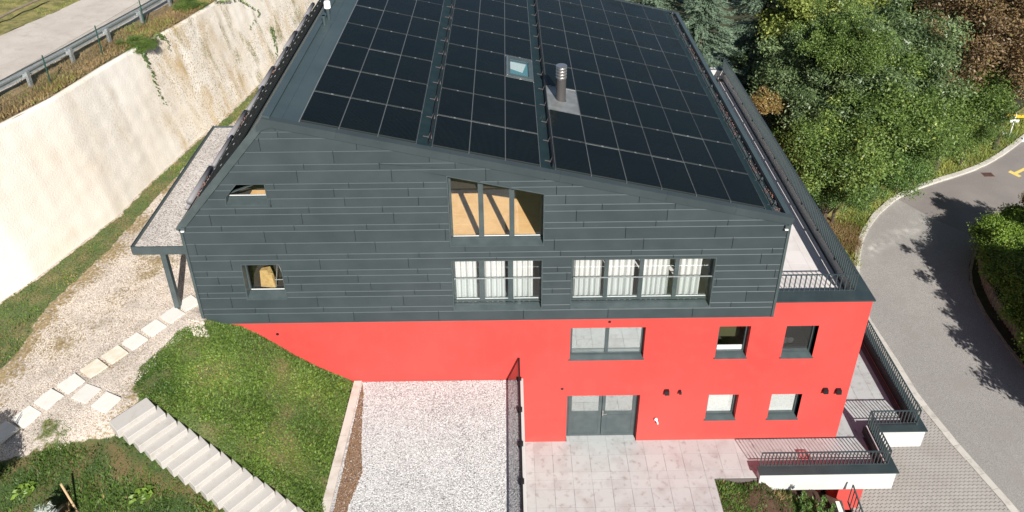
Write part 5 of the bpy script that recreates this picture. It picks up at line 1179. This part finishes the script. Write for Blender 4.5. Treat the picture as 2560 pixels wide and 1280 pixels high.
def crown_clumps(R, H, k, seed, cr=(.35, .75), shell=.45, ragged=.2):
    r = np.random.default_rng(seed); out = []
    for i in range(k):
        d = r.normal(size=3); d /= np.linalg.norm(d); d[2] = abs(d[2]) * 1.0 - .25 * (r.random() < .5)
        rr = (shell + (1 - shell) * r.random() ** .6) * (1 + ragged * r.normal()); out.append((d[0] * R * rr, d[1] * R * rr, d[2] * H * rr, r.uniform(*cr)))
    return out
def trunk_mb(H, r0, seed, crown_r, limbs=7, base=0.0, cz=0.0):
    r = random.Random(seed); m = MB(); m.tube([(0, 0, base), (.1, .05, base * .5), (.05, .1, 0.2)], [r0, r0 * .8, r0 * .45], 8)
    for i in range(limbs):
        a = r.uniform(0, 6.28); z0 = base * r.uniform(.1, .6); e = (math.cos(a) * crown_r * .75, math.sin(a) * crown_r * .75, r.uniform(0, H * .6)); mid = (e[0] * .45, e[1] * .45, (z0 + e[2]) / 2 + .2)
        m.tube([(.05, .05, z0), mid, e], [r0 * .4, r0 * .25, .02], 6)
    return m
protos = {}
def proto_crown(key, mt, R, H, k, n_, size, seed, cr=(.4, .8), ragged=.2, **kw):
    protos[key] = leaf_cloud('crown', crown_clumps(R, H, k, seed, cr, ragged=ragged), n_, size, mt, seed, **kw); return protos[key]
proto_crown('mid1', L_mid, 2.4, 2.2, 170, 56000, .072, 1, cr=(.3, .62), ragged=.26); proto_crown('mid2', L_grey, 2.3, 2.6, 170, 54000, .062, 2, cr=(.28, .6), elong=2.6, ragged=.28); proto_crown('dark', L_dark, 2.4, 2.0, 150, 48000, .074, 3, cr=(.3, .6), ragged=.25)
proto_crown('yel', L_yel, 2.3, 2.1, 130, 36000, .10, 4, cr=(.3, .6), ragged=.28); proto_crown('cop', L_cop, 2.6, 2.6, 200, 54000, .075, 5, cr=(.3, .6), ragged=.26); proto_crown('orn', L_orn, .9, 1.0, 40, 5200, .085, 6, cr=(.15, .32), ragged=.35)
proto_crown('hedge', L_hedge, 1.5, 1.1, 120, 40000, .07, 7, cr=(.25, .5), ragged=.15); proto_crown('shade', L_mid, 2.0, 2.1, 220, 34000, .11, 8, cr=(.22, .5), ragged=.25)
trunk_me = trunk_mb(2.2, .16, 4, 2.2, 8, -4.5).mesh('trunk', M_bark)
def tree(kind, x, y, z, sc, label, name='deciduous_tree', group=None, rot=None, szz=1.0, cat='tree', trunk=True):
    t = thing(name, label, cat, (x, y, z), group); t.scale = (sc, sc, sc * szz); t.rotation_euler.z = rnd.uniform(0, 6.28) if rot is None else rot
    link('crown', protos[kind], t)
    if trunk: link('trunk', trunk_me, t)
    return t
# fir tree: drooping tiers of needle sprays
def fir(name, H, R, n_br, seed):
    r = np.random.default_rng(seed); P = []; A = []; T_ = []
    for i in range(n_br):
        u = r.random() ** .85; z = -H * u; Rr = R * (.12 + .88 * u) * r.uniform(.8, 1.1); a = r.uniform(0, 6.283); nseg = max(5, int(Rr * 15)); tb_ = r.random()
        for s in np.linspace(.12, 1, nseg):
            rr = Rr * s; droop = -.28 * Rr * s ** 1.3 + .10 * Rr * max(0, s - .75)
            for side in (-1, 1, -1, 1, -1, 1):
                sl_ = r.uniform(.04, .30) * (1.12 - s * .75); off = sl_ * side
                P.append((math.cos(a) * rr - math.sin(a) * off, math.sin(a) * rr + math.cos(a) * off, z + droop + r.normal() * .04)); aa = a + side * r.uniform(.25, .9); A.append((math.cos(aa), math.sin(aa), -.18)); T_.append(np.clip(.25 + .35 * tb_ + .35 * s + r.normal() * .12, 0, 1))
    P = np.array(P); A = np.array(A); A /= np.linalg.norm(A, axis=1)[:, None]; n_ = len(P); B = np.cross(A, np.array([0, 0, 1.]) + r.normal(size=(n_, 3)) * .35); B /= np.linalg.norm(B, axis=1)[:, None]
    L = A * r.uniform(.10, .17, (n_, 1)); W = B * r.uniform(.018, .036, (n_, 1)); v = np.stack([P - L * .4, P + W, P + L, P - W], 1)
    me = bpy.data.meshes.new(name); me.vertices.add(n_ * 4); me.loops.add(n_ * 4); me.polygons.add(n_)
    me.vertices.foreach_set('co', v.ravel()); me.loops.foreach_set('vertex_index', np.arange(n_ * 4, dtype=np.int32)); me.polygons.foreach_set('loop_start', np.arange(0, n_ * 4, 4, dtype=np.int32))
    at_ = me.attributes.new('tint', 'FLOAT', 'FACE'); at_.data.foreach_set('value', np.array(T_)); me.materials.append(L_fir); me.update(); me.validate(); return me
fir_me = fir('needles', 11, 4.2, 300, 3)
fir_tr = MB().tube([(0, 0, -12), (0, 0, 0)], [.28, .03], 8).mesh('trunk', M_bark)
def at(px, py, z): return onz(px, py, z)
firs = [(1760, 20, 6.5, 1.0, 'large blue green fir standing directly behind the far eave of the house'), (1920, -40, 7.0, 1.0, 'tall fir at the top edge between the roof corner and the leafy wood'), (1640, -120, 9.0, 1.05, 'fir whose dark crown peeks over the far ridge of the solar roof')]
for px, py, z, sc, lab in firs:
    x, y = at(px, py, z); t = thing('fir_tree', lab, 'tree', (x, y, z + 3), 'fir trees behind the house'); t.scale = (sc,) * 3; t.rotation_euler.z = rnd.uniform(0, 6); link('needles', fir_me, t); link('trunk', fir_tr, t)
forest = [  # px, py, crown z, scale, kind, label
    (1925, 165, 1.5, .85, 'dark', 'dark leafy tree just behind the end of the roof terrace railing'),
    (2030, 60, 5.0, 1.15, 'yel', 'yellow green tree at the top edge right of the firs'),
    (2190, 30, 5.0, 1.15, 'yel', 'bright yellow green maple like tree at the top centre of the wood'),
    (2300, 10, 5.5, 1.0, 'mid2', 'pale grey green tree at the top edge beside the copper tree'),
    (2455, 110, 5.2, 1.35, 'cop', 'large copper brown tree in the top right corner'),
    (2550, 180, 3.4, 1.1, 'cop', 'copper brown tree leaning over the right edge above the signpost'),
    (2010, 260, 2.5, 1.05, 'mid2', 'grey green willow beside the roof terrace railing'),
    (2130, 190, 4.0, 1.25, 'mid2', 'tall grey green willow in the middle of the wood'),
    (2265, 180, 4.0, 1.15, 'mid2', 'grey green willow left of the copper tree'),
    (2390, 250, 2.2, 1.0, 'mid1', 'green tree above the grassy corner with the signpost'),
    (2230, 310, 2.2, 1.15, 'mid1', 'mid green tree in the centre of the wood above the bend'),
    (2310, 345, .8, .8, 'mid1', 'lower green tree hanging over the grass above the kerb'),
    (2090, 400, 1.2, 1.05, 'mid1', 'green tree right of the railing in front of the willows'),
    (2190, 430, 0.0, .80, 'dark', 'rounded dark green shrub above the road bend'),
    (2100, 480, -.6, .62, 'dark', 'low dark green shrub against the roof terrace railing'),
    (2010, 370, .6, .75, 'dark', 'dark shrub hugging the railing below the orange bush'),
    (2260, 415, -.8, .55, 'mid1', 'small green shrub at the edge of the wood by the kerb'),
    (2420, 340, -.6, .60, 'mid1', 'small green shrub beside the signpost grass'),
    (2120, 130, 6.0, .8, 'mid1', 'green treetop rising between the two yellow green trees'),
    (1780, -200, 4.0, 1.6, 'dark', 'dark tree far behind the firs'), (2050, -150, 5.0, 1.7, 'mid1', 'green tree beyond the top edge of the wood'), (2300, -140, 5.0, 1.7, 'yel', 'pale tree beyond the top edge near the copper tree'), (2540, -80, 5.0, 1.6, 'cop', 'rust coloured tree beyond the top right corner')]
for px, py, z, sc, kind, lab in forest:
    x, y = at(px, py, z); tree(kind, x, y, z, sc, lab, 'shrub' if sc < .85 else 'deciduous_tree', 'trees of the wood right of the house', cat='shrub' if sc < .85 else 'tree')
x, y = at(1905, 275, 3.6); tree('orn', x, y, 3.6, .85, 'small orange brown bush glowing behind the roof terrace railing', 'bush', cat='bush', trunk=False)
# hedge shrubs on the right of the road
for px, py, z, sc, lab in ((2512, 600, -1.3, .8, 'bright green hedge bush at the upper end of the palisade'), (2565, 575, -1.2, .8, 'green hedge bush at the right edge just below the asphalt'), (2548, 690, -1.4, .85, 'bright green hedge bush above the middle of the palisade'), (2600, 790, -1.4, .9, 'green hedge bush above the lower palisade'), (2650, 890, -1.4, .9, 'green hedge bush beyond the lowest palisade posts'), (2530, 640, -1.2, .85, 'dense green hedge bush filling the bend between its neighbours'), (2590, 730, -1.1, .95, 'tall green hedge bush at the right edge above the middle posts')):
    x, y = at(px, py, z); tree('hedge', x, y, z, sc, lab, 'hedge_bush', 'hedge on the inside of the bend', cat='hedge', trunk=False)
x, y = at(2590, 505, 0.5); tree('orn', x, y, .3, .7, 'brownish young tree top at the right edge beside the road', 'young_tree', cat='tree', trunk=False)
# palisade
pal = thing('palisade', 'row of weathered upright palisade posts at the foot of the hedge', 'palisade')
pl = resample([onz(a, b_, ZR) for a, b_ in ((2436, 655), (2440, 690), (2450, 725), (2468, 765), (2500, 812), (2540, 868), (2600, 940))], .21)
for x, y in pl:
    h = rnd.uniform(.55, .66); o = MB().box(-.085, .085, -.05, .05, 0, h).build('palisade_post', M_palis, pal); o.location = (x + .25, y + .1, ZR); o.rotation_euler = (rnd.uniform(-.05, .05), rnd.uniform(-.05, .05), 1.2 + rnd.uniform(-.1, .1))
# trees right of the road, whose shadows fall across the asphalt
for x, y, z, sc, lab in ((23.3, 5.6, .8, .80, 'tree beside the road shading the bend, farthest of the row'), (22.9, 2.6, .8, .80, 'tree beside the road shading the middle of the asphalt'), (22.7, -.4, .7, .80, 'tree beside the road shading the lower asphalt'), (23.4, -3.6, .2, .55, 'tree beside the road nearest to the driveway'), (26.3, 9.9, .9, .58, 'tree behind the hedge right of the bend')):
    tree('shade', x, y, z, sc, lab, group='roadside trees right of the asphalt')
# signpost with yellow hiking arrows
sx_, sy_ = at(2521, 345, ZR); sg = thing('signpost', 'slim white post with small yellow direction signs on the grass corner', 'signpost', (sx_, sy_, ZR))
MB().tube([(0, 0, 0), (0, 0, 1.75)], .035, 8).build('post', M_whitep, sg)
m_ = MB(); m_.prism([(.03, -.02), (.55, -.02), (.62, 0), (.55, .02), (.03, .02)], 1.45, 1.62); m_.build('sign', M_signy, sg); m_ = MB(); m_.prism([(-.03, -.02), (-.50, -.02), (-.57, 0), (-.50, .02), (-.03, .02)], 1.58, 1.74); m_.build('sign', M_signy, sg); box('plate', (-.28, .28, -.045, -.025, 1.15, 1.32), M_whitep, sg)
for px, py, lab in ((2508, 338, 'small white marker stone left of the signpost'), (2560, 352, 'white marker board at the right edge beside the kerb')):
    x, y = at(px, py, ZR); o = thing('marker', lab, 'marker', (x, y, ZR)); MB().hexa([(-.18, -.1, 0), (.18, -.1, 0), (.18, .1, 0), (-.18, .1, 0), (-.12, -.05, .22), (.12, -.05, .22), (.12, .05, .22), (-.12, .05, .22)]).build('stone', M_whitep, o)
# verge grass
vgp = [onz(a, b_, ZR) for a, b_ in ((2075, 560), (2145, 720), (2152, 620), (2175, 560), (2245, 490), (2350, 448), (2450, 415), (2540, 360), (2600, 300), (2500, 290), (2400, 370), (2250, 430), (2150, 480))]
tag(blades('kerb_grass', vgp, 42000, lambda x, y: np.full(x.shape, ZR + .03), L_yel, (.08, .30), .022, 71, lean=1.0), 'yellow green grass verge between the wood and the kerb of the bend', 'grass')
tag(blades('dry_verge', [onz(a, b_, ZR) for a, b_ in ((2060, 545), (2130, 700), (2148, 640), (2160, 580), (2120, 550))], 9000, lambda x, y: np.full(x.shape, ZR + .03), L_dry, (.08, .25), .018, 72), 'dry golden grass patch between railing corner and kerb', 'grass')
# climbing vines on the retaining wall
def vine(pxs, n_, seed, lab, mt=L_dark, thick=.045):
    r = random.Random(seed); cl = []
    for k_ in range(n_):
        t = k_ / (n_ - 1); a = t * (len(pxs) - 1); i = min(int(a), len(pxs) - 2); f = a - i
        px = pxs[i][0] + (pxs[i + 1][0] - pxs[i][0]) * f; py = pxs[i][1] + (pxs[i + 1][1] - pxs[i][1]) * f
        best = None                                            # nearest point of the wall face along the sight line
        rr = ray(px + r.uniform(-2, 2), py); o = np.array([0, -CAM_D, CAM_H])
        for zz in np.linspace(10.3, 5.6, 95):
            q = o + rr * (zz - CAM_H) / rr[2]; tt = (zz - 5.3) / (np.interp(q[1], [-9, 3, 15, 38], [10.6, 10.35, 9.95, 9.7]) - 5.3)
            xw = np.interp(q[1], Lw[:, 1], Lw[:, 0]) - 1.15 * tt
            if q[0] <= xw + .1: best = q; break
        if best is None: continue
        cl.append((xw + .06, best[1], best[2], thick * (1.5 - t)))
    if not cl: return
    me = leaf_cloud('vine_leaves', cl, len(cl) * 9, .05, mt, seed); o = link('vine', me); tag(o, lab, 'vine')
vine([(345, 118), (365, 150), (385, 195), (400, 235), (413, 262)], 34, 5, 'thin dark vine hanging down the middle of the cream wall')
vine([(540, 5), (600, 0), (650, 30), (625, 70)], 30, 6, 'hanging green weeds at the far top of the cream wall', L_mid)
vine([(680, 70), (690, 110), (695, 145)], 26, 7, 'dark green creeper near the far end of the cream wall', L_dark)
vine([(395, 85), (415, 100), (425, 125)], 12, 8, 'short dry creeper tip on the cream wall right of the long vine', L_mid)
# bush hanging over the wall edge
for px, py, sc, lab in ((345, 112, .42, 'green weed clump spilling over the wall top beside the vine'), (470, 15, .4, 'green weed clump on the far bank by the guardrail')):
    x, y = at(px, py, 10.1); tree('mid1', x, y, 10.05, sc * .62, lab, 'weed_clump', cat='weeds', trunk=False, szz=.5)
# silver leaved sapling with stake, lower left
sxp, syp = -10.55, -6.1; zb = float(hgt(sxp, syp)[0]); sap = thing('silver_sapling', 'silver leaved sapling on the dark grass at the bottom left', 'sapling', (sxp, syp, zb)); sap.scale = (.8, .8, .8)
r = random.Random(4); cl = [(r.gauss(0, .16), r.gauss(0, .16), 1.15 + r.gauss(0, .2), .10) for _ in range(26)]
link('leaves', leaf_cloud('leaves', cl, 620, .05, L_silver, 9, elong=4.5), sap)
m_ = MB(); m_.tube([(0, 0, 0), (.02, .01, 1.3)], [.02, .008], 6)
for i in range(14): a = r.uniform(0, 6.28); h = r.uniform(.3, 1.1); m_.tube([(0, 0, h), (.22 * math.cos(a), .22 * math.sin(a), h + .22)], [.007, .003], 4)
m_.build('stem', M_bark, sap)
cl2 = [(r.gauss(0, .22), r.gauss(0, .22), .35 + r.gauss(0, .15), .14) for _ in range(16)]
link('dry_leaves', leaf_cloud('dry_leaves', cl2, 700, .07, L_dry, 10, elong=3), sap)
stk = thing('wooden_stake', 'slanting pale wooden stake beside the silver sapling', 'stake', (0, 0, 0)); x, y = at(205, 1292, 4.6); MB().tube([(x, y, 4.3), (*at(152, 1210, 5.6), 5.6)], .025, 8).build('pole', mat('pale_wood', (0.50, 0.36, 0.2), .8), stk)
# leafy column added out of view below, only to shade the grass
protos['col'] = leaf_cloud('crown', [(r.gauss(0, .10), r.gauss(0, .10), z_ / 10, .22) for z_ in range(2, 30)], 9000, .07, L_dark, 12)
x, y = -9.35, -9.4; zc = float(hgt(x, y)[0]); t = thing('shadow_column', 'unseen leafy column added to cast a shadow on the grass bank', 'tree', (x, y, zc)); link('crown', protos['col'], t); MB().tube([(0, 0, 0), (0, 0, 2)], .04, 6).build('trunk', M_bark, t)
# shrubs whose shadows fall on the slabs at the left edge
for x, y, sc, lab in ((-12.3, -6.6, .5, 'leafy shrub beyond the left edge shading the last slabs'), (-12.9, -6.9, .55, 'second leafy shrub beyond the left edge behind the first')):
    tree('hedge', x, y, float(hgt(x, y)[0]) + 2.2, sc, lab, 'garden_shrub', cat='shrub', trunk=True, szz=1.3)

# leafy plants in the bank in front of the white parapet
pl_me = leaf_cloud('leaves', [(rnd.gauss(0, .07), rnd.gauss(0, .07), .12 + .09 * k_, .09) for k_ in range(9)], 420, .06, L_dark, 77)
for x, y, sc, lab in ((9.0, -2.15, .75, 'leafy shoot on the bank before the left half of the white parapet'), (9.65, -2.2, .85, 'tallest leafy shoot on the bank before the middle of the white parapet'), (10.05, -2.1, .7, 'small leafy shoot on the bank near the stair railing'), (9.4, -2.6, 1.0, 'bushy dark plant on the bank below the white parapet')):
    t = thing('leafy_shoot', lab, 'plant', (x, y, float(bedz(x, y)[0])), 'shoots on the bank below the parapet'); t.scale = (sc, sc, sc * 1.6); link('leaves', pl_me, t)

# broad leaved weeds standing in the lawns
wd_me = leaf_cloud('leaves', [(rnd.gauss(0, .06), rnd.gauss(0, .06), .05, .07) for _ in range(5)], 60, .07, L_hedge, 78, updir=1.2)
wlist = [(-5.25, -.35, .9, 'pale weed at the top end of the concrete edging'), (-5.5, -.8, .7, 'small pale weed in the lawn near the concrete edging'), (-8.1, -3.05, .8, 'weed in the lawn close to the upper steps'), (-9.1, -4.9, 1.5, 'large leafy weed beside the upper left side of the steps'), (-11.6, -5.2, 1.3, 'leafy weed in the rough grass near the silver sapling'), (-7.2, -1.6, .8, 'weed in the middle of the green lawn')]
for x, y, sc, lab in wlist:
    t = thing('weed', lab, 'weed', (x, y, float(hgt(x, y)[0])), 'broad leaved weeds in the grass'); t.scale = (sc,) * 3; link('leaves', wd_me, t)
